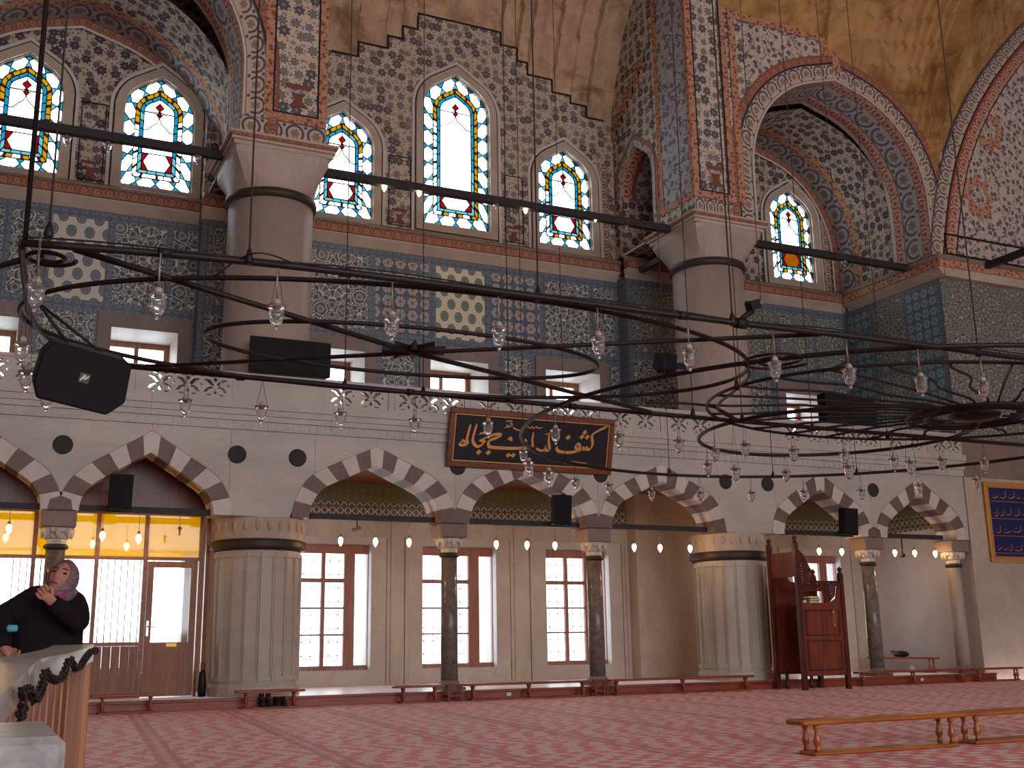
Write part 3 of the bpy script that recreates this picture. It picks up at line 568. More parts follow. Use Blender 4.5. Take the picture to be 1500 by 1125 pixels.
# cross walls from each great column back to the outer wall, with a narrow arch
for c, s in ((4.83, 1), (15.45, -1)):
    xa, xb = c-.85, c+.85; AP = shift(arch(.78, .95, .9, 10), 22.95, 12.6)
    hole = [(23.73, 10.8)]+AP+[(22.17, 10.8)]
    plate('cross_wall', rect(YU2+.001, YB-.001, ZI, ZT), [hole], xa, xb, 'flower_pier', WU, 'yz')
    X = xb if s > 0 else xa; o = .012*s
    def P(t): return resample([(22.95+.78+t, 10.8)]+shift(arch(.78, .95, .9, 10, t), 22.95, 12.6)+[(22.95-.78-t, 10.8)], 50)
    band(MB(), P(.0), P(.16), X+o*.5, 'yz').build('scroll_band', 'tendril_blue', WU); band(MB(), P(.16), P(.28), X+o, 'yz').build('red_band', 'scroll_red', WU)
    soffit(MB(), P(-.005), xa+.02, xa+.5, 'yz').build('soffit_red_band', 'scroll_red_pale', WU); soffit(MB(), P(-.005), xa+.5, xb-.02, 'yz').build('soffit_blue_band', 'tendril_blue', WU)
    plate('painted_panel', rect(YU+.12, YU2-.12, ZI+.6, 19.5), [], X-.001*s, X+.012*s, 'tendril_blue', WU, 'yz')
    plate('red_border', rect(YU+.02, YU2+.1, ZI+.42, 19.6), [rect(YU+.11, YU2-.06, ZI+.58, 19.55)], X-.001*s, X+.016*s, 'tendril_red', WU, 'yz')
m = MB()
for k in range(6): m.box(14.56, 14.599, 22.25+.3*k, 22.45+.3*k+.3, 15.75-.28*k-.2, 15.75-.28*k); m.box(14.561, 14.5985, 22.25+.3*k, 22.25+.3*k+.18, 15.75-.28*k-.3, 15.75-.28*k+.0)
m.build('stepped_red_border', 'tendril_red', WU)
BA = [at(x, y, Y=20.3) for x, y in ((1385, 375), (1388, 330), (1394, 280), (1403, 235), (1418, 190), (1437, 150), (1458, 115), (1480, 85), (1510, 50), (1560, 5))]
BP = [(p.x, p.z) for p in BA]; B2 = [(x+.42, z-.1-.1*i/9) for i, (x, z) in enumerate(BP)]; B0 = [(x-.45, z+.12) for x, z in BP]
# concave muqarnas plaster above the centre bay and above the right arch
def muqarnas(name, x0, x1, z0f, z1, Y0, R, nx, nz, cell, label_parent, amp=.2, mat='cream_plaster'):
    V = []; F = []
    for j in range(nz+1):
        for i in range(nx+1):
            x = x0+(x1-x0)*i/nx; zb = z0f(x); z = zb+(z1-zb)*j/nz; t = min(z-zb, R*.98); y = Y0-(R-math.sqrt(R*R-t*t))
            row = int((z-8)/cell); ph = .5*(row % 2); sx = abs(math.sin(math.pi*(x/cell+ph))); sz = ((z-8)/cell) % 1.0
            y -= amp*max(0, min(1, (t-.55)/.7))*(.35+(1-sx**.5*(1-sz))*.65) ; V.append((x, y, z))
    for j in range(nz):
        for i in range(nx):
            a = j*(nx+1)+i; F.append((a, a+1, a+nx+2, a+nx+1))
    me = bpy.data.meshes.new(name); me.from_pydata(V, [], F); me.update(); return mk(name, me, mat, label_parent)
def zc(x):
    best = None
    for a, b in zip(top, top[1:]):
        if a[0]-.03 <= x <= b[0]+.03: best = max(best or 0, a[1], b[1])
    return (best if best else top[0][1] if x < top[0][0] else top[-1][1])-.30
muqarnas('muqarnas_vault', 5.66, 14.62, zc, ZT, YB+.022, 5.0, 170, 120, .62, WU)
def zr(x):
    if x < 18.95: return 15.7
    if x < 19.3: return 15.3
    e = [p[1] for p in ex if abs(p[0]-x) < .25]; z = min(e) if e else 13.4
    if x > 22.4:
        for a, b in zip(B0, B0[1:]):
            if a[0] <= x <= b[0]: z = a[1]+(b[1]-a[1])*(x-a[0])/(b[0]-a[0])
        if x > B0[-1][0]: z = B0[-1][1]
        if x < 22.75: z = min(z, 13.4) if x < B0[0][0] else max(12.6, min(z, 14))
    return z-.55
muqarnas('muqarnas_pendentive', 15.6, 27.5, zr, ZT, YU+.08, 6.0, 190, 130, .60, WU, .2, 'ochre_plaster')
# the two great columns
def great_column(c, label):
    t = thing('great_column', label, 'column', (c, 21.25, 5.0), group='great columns of the upper gallery')
    MB().lathe([(.90, 0), (.90, .25), (.845, .34), (.84, 4.58)], n=48).build('shaft', 'column_stone', t)
    MB().lathe([(.85, 4.581), (.90, 4.61), (.915, 4.68), (.90, 4.75), (.85, 4.775)], n=48).build('dark_collar', 'torus', t)
    m = MB(); n = 48; rows = []
    for j in range(7):
        f = j/6; g_ = min(1, f*1.25)**.8; rr = []
        for k in range(n):
            an = 2*math.pi*k/n; cx, sx = math.cos(an), math.sin(an); q = 1/max(abs(cx), abs(sx)); r = .85*(1-g_)+(.85+.12*f)*min(q, 1.36)*g_; rr.append((r*cx, r*sx, 4.776+f*.72))
        rows.append(rr)
    for j in range(6):
        for k in range(n): m.face([rows[j][k], rows[j][(k+1) % n], rows[j+1][(k+1) % n], rows[j+1][k]])
    m.face(rows[-1]); m.build('capital', 'column_stone', t)
    m = MB().box(-.98, .98, -.98, .98, 5.497, 5.58); m.box(-1.03, 1.03, -1.03, 1.03, 5.581, 5.64); ab = m.build('abacus', 'plaster_plain', t)
    m = MB()
    for sgn, (ax) in ((-1, 'y'), (1, 'y'), (-1, 'x'), (1, 'x')):
        q = 1.05*sgn; P = [(-1.05, q), (1.05, q)] if ax == 'y' else [(q, -1.05), (q, 1.05)]
        m.face([(P[0][0], P[0][1], 5.641), (P[1][0], P[1][1], 5.641), (P[1][0]*1.03, P[1][1]*1.03, 5.70), (P[0][0]*1.03, P[0][1]*1.03, 5.70)], [(0, 0), (2.1, 0), (2.1, .2), (0, .2)])
    m.face([(-1.05, -1.05, 5.641), (1.05, -1.05, 5.641), (1.05, 1.05, 5.641), (-1.05, 1.05, 5.641)]); m.build('red_moulding', 'scroll_red', ab)
    MB().box(-1.08, 1.08, -1.08, 1.08, 5.701, 5.748).build('abacus_slab', 'plaster_plain', ab); return t
great_column(4.83, 'great round stone column beside the two left stained windows'); great_column(15.45, 'great round stone column between flower wall and right dark bay')
# right return wall and the big pier beyond it
WR = thing('wall_right', 'return wall and big painted pier closing the gallery on the right', 'wall', (0, 0, 0), kind='structure')
plate('plaster_return', rect(YA2-.02, YB-.002, -.3, 3.72), [], XR, XR+.6, 'wall_plain', WR, 'yz'); plate('return_frieze', rect(YA2-.02, YB-.002, 3.72, 4.56), [], XR-.02, XR+.6, 'tile_frieze', WR, 'yz')
plate('tiled_return', rect(YU, YB-.002, 5.0, 10.2), [], XR, XR+.6, 'tile_border', WR, 'yz')
for y0, y1, m in ((23.0, 23.85, 'tile_bloom_teal'), (21.75, 22.85, 'tile_star_green'), (20.55, 21.6, 'tile_bloom_teal')):
    for z0, z1 in ((8.1, 10.0), (5.6, 7.95)): plate('tile_panel', rect(y0, y1, z0, z1), [], XR-.012, XR-.0005, m, WR, 'yz')
plate('painted_return', rect(YU, YB-.002, 10.2, ZT), [], XR, XR+.6, 'flower_dark', WR, 'yz')
plate('painted_panel', rect(22.35, 23.6, 10.95, 13.2), [], XR-.014, XR-.0005, 'tendril_blue', WR, 'yz'); plate('red_border', rect(22.15, 23.8, 10.75, 13.4), [rect(22.34, 23.61, 10.94, 13.21)], XR-.02, XR-.0006, 'tendril_red', WR, 'yz')
m = MB().box(XR-.235, XR-.0008, YU-.235, YB-.25, 10.356, 10.56); m.build('cornice_red_band', 'tendril_red', WR)
MB().prism([(XR-.02, 10.12), (XR-.2, 10.32), (XR-.2, 10.355), (XR-.0008, 10.355)], YU-.2, YB-.25, 'xz').build('cornice_moulding', 'plaster_plain', WR); MB().box(XR-.26, XR-.0008, YU-.26, YB-.27, 10.561, 10.68).build('cornice_top', 'marble_frame', WR)
plate('plain_pier', rect(XR+.02, XRN, -.3, 4.9), [], YA-.02, YA2, 'plaster_plain', WR); plate('stone_band', rect(XR+.01, XRN, 4.9, 5.9), [], YA-.04, YA2, 'marble_frame', WR)
plate('tiled_pier', rect(XR+.001, XRN, 5.9, 10.13), [], YU-.02, YU2, 'tile_star_green', WR)
MB().box(XR-.0005, XRN, YU-.22, YU-.0205, 10.12, 10.355).build('cornice_moulding', 'plaster_plain', WR); MB().box(XR-.0006, XRN, YU-.25, YU-.02, 10.356, 10.56).build('cornice_red_band', 'tendril_red', WR); MB().box(XR-.0007, XRN, YU-.27, YU-.02, 10.561, 10.68).build('cornice_top', 'marble_frame', WR)
plate('painted_spandrel', [(XRN, 10.681)]+[(XRN, BP[-1][1])]+BP[::-1]+[(BP[0][0], 10.681)], [], YU-.01, YU+.3, 'tendril_navy', WR)
band(MB(), B2, BP, YU-.034).build('red_arch_band', 'scroll_red_pale', WR); band(MB(), [p for p in BP], B0, YU-.02).build('scroll_band', 'scroll_grey', WR)
for dx in (.0, .43): band(MB(), [(x+dx-.02, z-.1*(dx > 0)) for x, z in BP], [(x+dx+.02, z-.1*(dx > 0)) for x, z in BP], YU-.04).build('dark_fillet', 'panel_dark', WR)
for x, y, r in ((1452, 190, .62), (1437, 287, .62)):
    p = at(x, y, Y=20.3); pts = [(p.x+r*math.cos(q)*(.78+.16*math.cos(8*q)), p.z+r*1.15*math.sin(q)*(.82+.14*math.cos(8*q))) for q in [2*math.pi*i/64 for i in range(64)]]
    md = MB().prism(pts, YU-.024, YU-.0105).build('red_medallion', 'tendril_red', WR)
    MB().prism([(p.x+.26*math.cos(q), p.z+.3*math.sin(q)) for q in [2*math.pi*i/32 for i in range(32)]], YU-.029, YU-.0245).build('medallion_centre', 'tendril_navy', md)
frame_rect(22.45, 26, 10.8, 11.4, .05, YU-.045, YU-.0105, 'dark_fillet', 'panel_dark', WR)
# ------------------------------------------------------------------ stained-glass windows: every pane its own piece
WN = [0]
def nextwin(label, loc):
    WN[0] += 1; return thing('window_%d' % WN[0], label, 'window', loc, kind='structure')
def path_in(a, h, b, d):
    """closed outline inset by d, from bottom centre counter-clockwise; local x, z with z=0 at the sill"""
    return [(0, d), (a-d, d)]+[(x, h+z) for x, z in arch(a, b, .9, 8, -d)]+[(-(a-d), d), (0, d)]
def cuts(a, h, b, d0, d1, n): return resample(path_in(a, h, b, d0), n), resample(path_in(a, h, b, d1), n)
def window_panes(a, h, b, nhex, amber):
    out = []; d1 = .25*a/.76; d2 = d1+.10; d3 = d2+.085
    A, B = cuts(a, h, b, .02, d1, nhex*8)
    lerp = lambda p, q, f: (p[0]+(q[0]-p[0])*f, p[1]+(q[1]-p[1])*f)
    for k in range(nhex):
        i = k*8; M0 = lerp(A[i], B[i], .5); M1 = lerp(A[i+8], B[i+8], .5)
        out.append(([M0, A[i+2], A[i+4], A[i+6], M1, B[i+6], B[i+4], B[i+2]], 'glass_clear'))
        j = (i+8) % (nhex*8); out.append(([A[i+6], A[i+8], A[j+2], M1], 'glass_cyan')); out.append(([B[i+6], M1, B[j+2], B[i+8]], 'glass_pale' if k % 3 else 'glass_cyan'))
    nb = nhex*2 if nhex < 20 else nhex*2; C, D = cuts(a, h, b, d1, d2, nb*4)
    for k in range(nb):
        i = k*4
        if k % 2 == 0: out.append(([C[i], C[i+1], D[i+1], D[i]], 'glass_red')); i += 1; e = 3
        else: e = 4; 
        top = C[i][1] > h*.92 and C[i][1] > 1.2; side = C[i][0] > a*.3
        col = 'glass_yellow' if (top or (side and amber) or (amber and C[i][1] < .5 and k % 3 == 0)) else 'glass_clear'
        q = list(range(i, k*4+5)); out.append(([C[x] for x in q]+[D[x] for x in reversed(q)], col))
    E_, F = cuts(a, h, b, d2, d3, 24*4)
    for k in range(24):
        q = range(k*4, k*4+5); out.append(([E_[x] for x in q]+[F[x] for x in reversed(q)], 'glass_cyan' if (k % 5 or amber) and E_[k*4][1] > .4*h else 'glass_pale'))
    w_ = a-d3; z0 = d3; zp = z0+.40; zt = h-.02
    # cartouche at the foot
    q = w_; out.append(([(-q, z0), (-q*.55, z0), (-q*.9, (z0+zp)/2), (-q, (z0+zp)/2)], 'glass_red')); out.append(([(q, z0), (q, (z0+zp)/2), (q*.9, (z0+zp)/2), (q*.55, z0)], 'glass_red'))
    out.append(([(-q, zp), (-q, (z0+zp)/2), (-q*.9, (z0+zp)/2), (-q*.55, zp)], 'glass_red')); out.append(([(q, zp), (q*.55, zp), (q*.9, (z0+zp)/2), (q, (z0+zp)/2)], 'glass_red'))
    out.append(([(-q*.55, z0), (q*.55, z0), (q*.9, (z0+zp)/2), (q*.55, zp), (-q*.55, zp), (-q*.9, (z0+zp)/2)], 'glass_amber' if amber == 2 else 'glass_clear'))
    og = [(-q, zt-.42), (-q*.7, zt-.40), (-q*.45, zt-.30), (-q*.15, zt-.22), (0, zt-.10), (q*.15, zt-.22), (q*.45, zt-.30), (q*.7, zt-.40), (q, zt-.42)]
    out.append(([(-q, zp), (q, zp)]+og[::-1], 'glass_clear')); out.append((og[:5]+[(-.045, zt-.02), (-.09, zt+.02), (-q, zt+.02)], 'glass_clear')); out.append(([(0, zt-.10), (.0, zt-.10)][:1]+og[5:]+[(q, zt+.02), (.09, zt+.02), (.045, zt-.02)], 'glass_clear'))
    out.append(([(0, zt-.10), (.06, zt-.02), (0, zt+.06), (-.06, zt-.02)], 'glass_red'))
    IN = [p for p in path_in(a, h, b, d3) if p[1] > zt+.03]; ap = max(z for _, z in IN)
    r_ = [p for p in IN if p[0] >= 0]; l_ = [p for p in IN if p[0] <= 0]
    out.append(([(0, zt+.06), (.09, zt+.16), (0, zt+.26), (-.09, zt+.16)], 'glass_red'))
    out.append(([(.0, zt+.06), (.09, zt+.025), (q, zt+.025)]+r_+[(0, zt+.26), (.09, zt+.16)], 'glass_clear')); out.append(([(0, zt+.26)]+l_+[(-q, zt+.025), (-.09, zt+.025), (0, zt+.06), (-.09, zt+.16)], 'glass_clear'))
    return out
cache = {}
def stained(c, a, z0, zs, b, amber, label, nhex):
    key = (a, round(zs-z0, 3), b, amber, nhex); root = nextwin(label, (c, YB+.07, z0))
    if key not in cache:
        P = window_panes(a, zs-z0, b, nhex, amber); L = []; lead = MB(); seen = set()
        for poly, col in P:
            gx = sum(p[0] for p in poly)/len(poly); gz = sum(p[1] for p in poly)/len(poly)
            m = MB().prism([(gx+(x-gx)*.985, gz+(z-gz)*.985) for x, z in poly], -.004, .004); L.append((m.mesh('pane'), col))
            for p, q in zip(poly, poly[1:]+poly[:1]):
                kk = tuple(sorted(((round(p[0], 2), round(p[1], 2)), (round(q[0], 2), round(q[1], 2)))))
                if kk in seen or math.dist(p, q) < .012: continue
                seen.add(kk); d = Vector((q[0]-p[0], 0, q[1]-p[1])); n = Vector((-d.z, 0, d.x)).normalized()*(.0095 if amber < 3 else .009)
                e = d.normalized()*.006; A_, B_ = Vector((p[0], 0, p[1]))-e, Vector((q[0], 0, q[1]))+e
                y0, y1 = Vector((0, -.012, 0)), Vector((0, .012, 0)); lead.face([A_+n+y0, B_+n+y0, B_-n+y0, A_-n+y0]); lead.face([A_+n+y0, A_+n+y1, B_+n+y1, B_+n+y0]); lead.face([A_-n+y0, B_-n+y0, B_-n+y1, A_-n+y1])
        cache[key] = (L, lead.mesh('leading'))
    L, ld = cache[key]
    for me, col in L: mk('pane', me, col, root)
    mk('leading', ld, 'lead', root)
    fr = plate('window_frame', [(x*1.02, z*1.006-.02) for x, z in path_in(a, zs-z0, b, -.01)[:-1]], [path_in(a, zs-z0, b, .022)[:-1]], -.03, .04, 'ash_plaster', root)
names = ['stained-glass window at the far left end of the flower wall', 'stained-glass window next to the left great column', 'short stained-glass window left of the tall one, half behind the column', 'tall stained-glass window in the middle of the flower wall', 'short stained-glass window right of the tall one', 'stained-glass window with amber cartouche inside the dark right bay']
for s, nm, am, nh in zip(SW, names, (1, 0, 0, 1, 1, 2), (16, 16, 16, 22, 16, 16)): stained(*s, am, nm, nh)
# ------------------------------------------------------------------ ground-floor casements with iron grilles
def casement(a, b, z0, z1, Y, cols, rows, label, mat='wood_window', grille=True, post=.09):
    root = nextwin(label, ((a+b)/2, Y, z0)); w_ = (b-a)/2; H = z1-z0
    plate('window_frame', rect(-w_, w_, 0, H), [rect(-w_+post, w_-post*1.5, post*.9, H-post*1.6)], -.05, .05, mat, root)
    x0, x1, q0, q1 = -w_+post, w_-post*1.5, post*.9, H-post*1.6; cw = (x1-x0)/cols
    zs = [q0+(q1-q0)*f for f in ((0, .25, .5, .75, 1) if rows == 4 else [i/rows for i in range(rows+1)])]
    for i in range(1, cols): MB().box(x0+cw*i-.045, x0+cw*i+.045, -.035, .035, q0-.002, q1+.002).build('mullion', mat, root)
    for z in zs[1:-1]:
        for i in range(cols): MB().box(x0+cw*i+(.046 if i else 0), x0+cw*(i+1)-(.046 if i < cols-1 else 0), -.03, .03, z-(.05 if z == zs[-2] and rows == 4 else .022), z+.022).build('glazing_bar', mat, root)
    me = MB().box(-.5, .5, -.004, .004, -.5, .5).mesh('pane')
    for i in range(cols):
        for z, y in zip(zs, zs[1:]):
            o = mk('pane', me, 'glass_clear', root); o.location = (x0+cw*(i+.5), 0, (z+y)/2); o.scale = (cw-.02, 1, y-z-.01)
    if grille:
        g_ = MB()
        for i in range(1, 7): x = -w_+2*w_*i/7; g_.tube([(x, .18, 0), (x, .18, H)], .009, 5)
        for j in range(1, 9): z = H*j/9; g_.tube([(-w_, .18, z), (w_, .18, z)], .008, 5)
        for i in range(1, 7):
            for j in range(1, 9): g_.lathe([(.0, -.03), (.026, 0), (0, .03)], (-w_+2*w_*i/7, .18, H*j/9), 6, caps=False)
        g_.build('iron_grille', 'iron_light', root)
    return root
for (a, b), t in zip(LW, ('casement window beside the left marble pier', 'casement window behind the first slender column', 'casement window behind the second slender column', 'casement window behind the carved wooden pulpit')):
    wd = b-a; H = LZ[1]-LZ[0]; root = nextwin('brown wooden '+t, (a, YB+.24, LZ[0])); zz = [.10, .75, 1.32, 1.89, H-.20]
    cols = [(.05, .355*wd), (.355*wd+.085, .665*wd), (.81*wd, wd-.02)]
    plate('window_frame', rect(0, wd, 0, H), [rect(x0, x1, .10, H-.2) for x0, x1 in cols], -.045, .045, 'wood_window', root)
    me = MB().box(-.5, .5, -.004, .004, -.5, .5).mesh('pane')
    for ci, (x0, x1) in enumerate(cols):
        for k, (z, y) in enumerate(zip(zz, zz[1:])):
            o = mk('pane', me, 'glass_clear', root); o.location = ((x0+x1)/2, 0, (z+y)/2); o.scale = (x1-x0-.002, 1, y-z-.002)
            if k and ci < 2: MB().box(x0, x1, -.03, .03, z-.02, z+(.07 if k == 3 else .02)).build('glazing_bar', 'wood_window', root)
    g_ = MB()
    for i in range(1, 8): x = wd*i/8; g_.tube([(x, .85, 0), (x, .85, H)], .008, 5)
    for j in range(1, 9): z = H*j/9; g_.tube([(0, .85, z), (wd, .85, z)], .007, 5)
    for i in range(1, 8):
        for j in range(1, 9): g_.lathe([(.0, -.03), (.024, 0), (0, .03)], (wd*i/8, .85, H*j/9), 6, caps=False)
    g_.build('iron_grille', 'iron_light', root)
for (a, b), t in zip(GW, ('window at the far left of the gallery', 'gallery window left of the left great column', 'gallery window just right of the left great column', 'gallery window below the cream medallion tiles', 'gallery window nearest the right great column on its left', 'gallery window in the dark right bay behind the loudspeaker')):
    casement(a, b, GZ[0], GZ[1], YB+1.15, 2, 1, 'small '+t, 'wood_brown', False, .08)
pw = nextwin('wide barred porch window behind the wooden partition', ((PORCH[0]+PORCH[1])/2, YB+1.0, PORCH[2])); hw = (PORCH[1]-PORCH[0])/2; ph = PORCH[3]-PORCH[2]
plate('window_frame', rect(-hw, hw, 0, ph), [rect(-hw+.08, -.05, .08, ph-.1), rect(.05, hw-.08, .08, ph-.1)], -.05, .05, 'wood_window', pw)
for k in range(40):
    x = -hw+.1+k*(2*hw-.2)/39
    if k % 13 < 9: MB().tube([(x, .25, 0), (x, .25, ph)], .014, 6).build('iron_bar', 'iron_light', pw)
# ------------------------------------------------------------------ slender gallery columns and faceted piers
def slender(x, label, mat='granite'):
    t = thing('slender_column', label, 'column', (x, 20.65, ZP+.001), group='slender columns of the ground-floor arcade')
    MB().box(-.24, .24, -.24, .24, 0, .06).build('plinth', 'marble_frame', t); MB().lathe([(.23, .061), (.235, .10), (.20, .13), (.19, .16), (.17, .18)], n=24).build('base_ring', 'marble_frame', t)
    MB().lathe([(.168, .181), (.166, 1.2), (.158, 2.50)], n=28).build('shaft', mat, t)
    MB().lathe([(.165, 2.501), (.20, 2.53), (.205, 2.57), (.17, 2.60)], n=28).build('collar', 'torus', t)
    m = MB(); m.lathe([(.165, 2.601), (.17, 2.68), (.215, 2.70), (.215, 2.78), (.265, 2.80), (.265, 2.87)], n=8, a0=math.pi/8, smooth=False)
    for q in range(8):
        an = math.pi/4*q; m.lathe([(.01, 2.69), (.05, 2.76), (.055, 2.86)], (.235*math.cos(an), .235*math.sin(an), 0), 6)
    cp = m.build('capital', 'ash_plaster', t); MB().box(-.285, .285, -.285, .285, 2.871, 3.155).build('impost_block', 'marble_frame', cp, .02); return t
slender(1.23, 'slender brown stone column in front of the wooden partition'); slender(8.455, 'slender dark granite column in front of the second casement'); slender(11.72, 'slender dark granite column in front of the third casement'); slender(19.13, 'slender dark granite column right of the wooden pulpit'); slender(21.85, 'slender pale column at the right corner of the arcade', 'column_stone')
def pier(c, label):
    t = thing('faceted_pier', label, 'pier', (c, 21.13, ZP+.001), group='faceted marble piers')
    MB().lathe([(.825, 0), (.825, .16), (.80, .2), (.785, .22), (.785, 2.56)], n=20, a0=math.pi/20, smooth=False).build('pier_core', 'pier_stone', t)
    hw_ = .785*math.tan(math.pi/20)
    for k in range(20):
        an = 2*math.pi*k/20; M = Matrix.Rotation(an, 4, 'Z') @ Matrix.Translation((.785*math.cos(math.pi/20), 0, 0))
        o = plate('facet_panel', rect(-hw_+.002, hw_-.002, .26, 2.52), [rect(-hw_+.026, hw_-.026, .34, 2.44)], -.001, .03, 'pier_stone', t, 'yz'); o.matrix_local = M
    MB().lathe([(.79, 2.561), (.87, 2.60), (.885, 2.66), (.86, 2.70), (.88, 2.74), (.80, 2.77)], n=40).build('dark_collar', 'torus', t)
    MB().lathe([(.80, 2.771), (.81, 3.0), (.83, 3.158)], n=24, smooth=False).build('capital', 'plaster_plain', t)
    me = MB().lathe([(.0, 2.90), (.03, 2.94), (.04, 3.02), (.02, 3.08)], (0, 0, 0), 6, caps=False).mesh('capital_niche')
    for k in range(24):
        an = 2*math.pi*k/24; o = mk('capital_niche', me, 'plaster_plain', t); o.location = (.815*math.cos(an), .815*math.sin(an), 0)
    return t
pier(4.80, 'stout faceted marble pier beside the wooden partition'); pier(15.5, 'stout faceted marble pier beside the wooden pulpit')
# iron tie beams
def beam(name, x0, x1, y, z, h, label, grp): return tag(MB().box(x0, x1, y-h*.45, y+h*.45, z-h/2, z+h/2).build(name, 'tie_bar', None, .006), label, 'tie beam', grp)
for x0, x1, t in ((-1.6, .94, 'left of the first slender column'), (1.52, 3.96, 'above the wooden partition door'), (5.64, 8.16, 'across the arch beside the left pier'), (8.75, 11.42, 'across the arch under the calligraphy panel'), (12.02, 14.65, 'across the arch left of the right pier'), (16.35, 18.83, 'across the arch above the wooden pulpit'), (19.43, 21.55, 'across the corner arch')):
    beam('tie_beam', x0, x1, 20.65, 3.40, .11, 'dark iron tie beam '+t, 'lower tie beams')
for x0, x1, t in ((-1.7, 3.83, 'in front of the two left stained windows'), (5.85, 14.42, 'in front of the three middle stained windows'), (16.48, 22.14, 'in front of the right bay window')):
    beam('long_tie_beam', x0, x1, 21.25, 10.62, .17, 'long dark iron tie beam '+t, 'upper tie beams')
o = beam('tie_stub', -.35, .35, 0, 0, .15, 'short iron tie stub from right great column to wall', 'upper tie beams'); o.rotation_euler = (0, 0, HP); o.location = (14.9, 22.66, 10.3); o.scale = (1.9, 1, 1)
o = beam('tie_stub', -2.5, 2.5, 20.0, 0, .17, 'iron tie beam running forward from the big right pier', 'upper tie beams'); o.rotation_euler = (0, 0, -HP-.0); o.location = (3.6, 17.6, 10.55)
# ------------------------------------------------------------------ wooden partition with door and amber glass in the left bay
PT = thing('wooden_partition', 'brown wooden partition with amber glass panels above clear glazing', 'partition', (0, 21.5, ZP)); ph = 3.34
def vert(x, wd=.07, z0=0, z1=ph, nm='post'): return MB().box(x-wd/2, x+wd/2, -.05, .05, z0, z1).build(nm, 'wood_frame', PT)
xs = [-1.6, -.45, .93, 1.98, 2.82, 3.93]
for x in xs: vert(x)
vert(3.80, .05)
for x0, x1 in zip(xs, xs[1:]):
    x1_ = x1 if x1 < 3.9 else 3.775+.035
    for z, h in ((2.45, .06), (3.29, .1)): MB().box(x0+.036, x1_-.036, -.045, .045, z-h/2, z+h/2).build('rail', 'wood_frame', PT)
    MB().box(x0+.02, x1_-.02, -.006, .006, 2.475, 3.25).build('amber_pane', 'glass_amber_rough', PT)
    if x0 < 2.5:
        MB().box(x0+.036, x1-.036, -.045, .045, .90, .97).build('rail', 'wood_frame', PT); MB().box(x0+.02, x1-.02, -.004, .004, .965, 2.425).build('clear_pane', 'glass_clear', PT)
        MB().box(x0+.036, x1-.036, -.045, .045, .0, .14).build('rail', 'wood_brown', PT)
        n = 5
        for k in range(n): MB().box(x0+.036+(x1-x0-.072)*k/n+.003, x0+.036+(x1-x0-.072)*(k+1)/n-.003, -.02, .02, .141, .899).build('board', 'wood_brown', PT)
MB().box(-1.6, 3.95, -.03, .03, ph+.002, 4.36).build('shade_board', 'wood_dark', PT)  # added dark board, stands for the shade that fills the arch void
DR = thing('door_1', 'brown panelled door with tall glass pane in the wooden partition', 'door', (3.31, 21.47, ZP+.02), kind='structure')
plate('door_leaf', rect(-.44, .44, 0, 2.38), [rect(-.33, .33, .94, 2.27), rect(-.27, .27, .26, .76)], -.03, .03, 'wood_brown', DR)
MB().box(-.335, .335, -.004, .004, .935, 2.275).build('door_pane', 'glass_clear', DR); MB().box(-.275, .275, -.012, .012, .255, .765).build('door_panel', 'wood_brown', DR)
h = MB().box(-.415, -.375, -.042, -.0305, 1.05, 1.32).build('lock_plate', 'chrome', DR); MB().tube([(-.395, -.04, 1.22), (-.395, -.08, 1.22), (-.28, -.085, 1.21)], .011, 8).build('lever', 'chrome', h)
MB().box(-.05, .13, -.036, -.0305, .86, .92).build('letter_plate', 'brass', DR)
# ------------------------------------------------------------------ great iron chandelier hanging low over the carpet
ZC = 3.6
CH = thing('ring_chandelier', 'huge low iron chandelier of long bars, rings and a spoked hub', 'chandelier', (3.5, 9.2, ZC))
def loc(P): return [(p[0]-3.5, p[1]-9.2, p[2]-ZC if len(p) > 2 else 0.0) for p in P]
def cpx(L, dz=0.0): return [(p.x, p.y, ZC+dz) for p in (at(x, y, Z=ZC) for x, y in L)]
def smooth(P, n=6):
    out = []; m = len(P)
    for i in range(m-1):
        a, b, c, d = P[max(0, i-1)], P[i], P[i+1], P[min(m-1, i+2)]
        for k in range(n):
            t = k/n; out.append(tuple(.5*((2*b[j])+(-a[j]+c[j])*t+(2*a[j]-5*b[j]+4*c[j]-d[j])*t*t+(-a[j]+3*b[j]-3*c[j]+d[j])*t**3) for j in range(3)))
    return out+[P[-1]]
def bar(name, P, r, parent=CH, n=8): return MB().tube(loc(P), r, n).build(name, 'iron', parent)
def ell(cx, cy, a, b, n=72, a0=0, a1=2*math.pi, dz=0): return [(cx+a*math.cos(a0+(a1-a0)*i/n), cy+b*math.sin(a0+(a1-a0)*i/n), ZC+dz) for i in range(n+1)]
def ringo(name, cx, cy, a, b, r, n=80):
    P = ell(cx, cy, a, b, n)[:-1]; return MB().tube(loc(P), r, 8, closed=True).build(name, 'iron', CH)
near = [(.1, 7.5, ZC), (1.5, 7.31, ZC), (3.0, 7.27, ZC), (5.5, 7.29, ZC), (7.5, 7.25, ZC), (12.5, 7.3, ZC)]
nb_ = bar('long_bar', smooth(near, 4), .027); bar('clipped_cable', [(p[0], p[1]-.012, p[2]+.03+.012*math.sin(3.1*p[0])) for p in smooth(near, 10)], .007, nb_, 5)
bar('long_bar', [(1.0, 10.66, ZC), (4, 10.76, ZC), (9, 10.84, ZC), (14, 10.84, ZC)], .027)
bar('end_bar', smooth([(.1, 7.5, ZC), (.16, 8.4, ZC), (.26, 9.4, ZC), (.55, 10.2, ZC), (1.0, 10.66, ZC)]), .024); bar('end_bar', [(-.6, 8.7, ZC), (-.01, 8.04, ZC), (.11, 7.87, ZC)], .022)
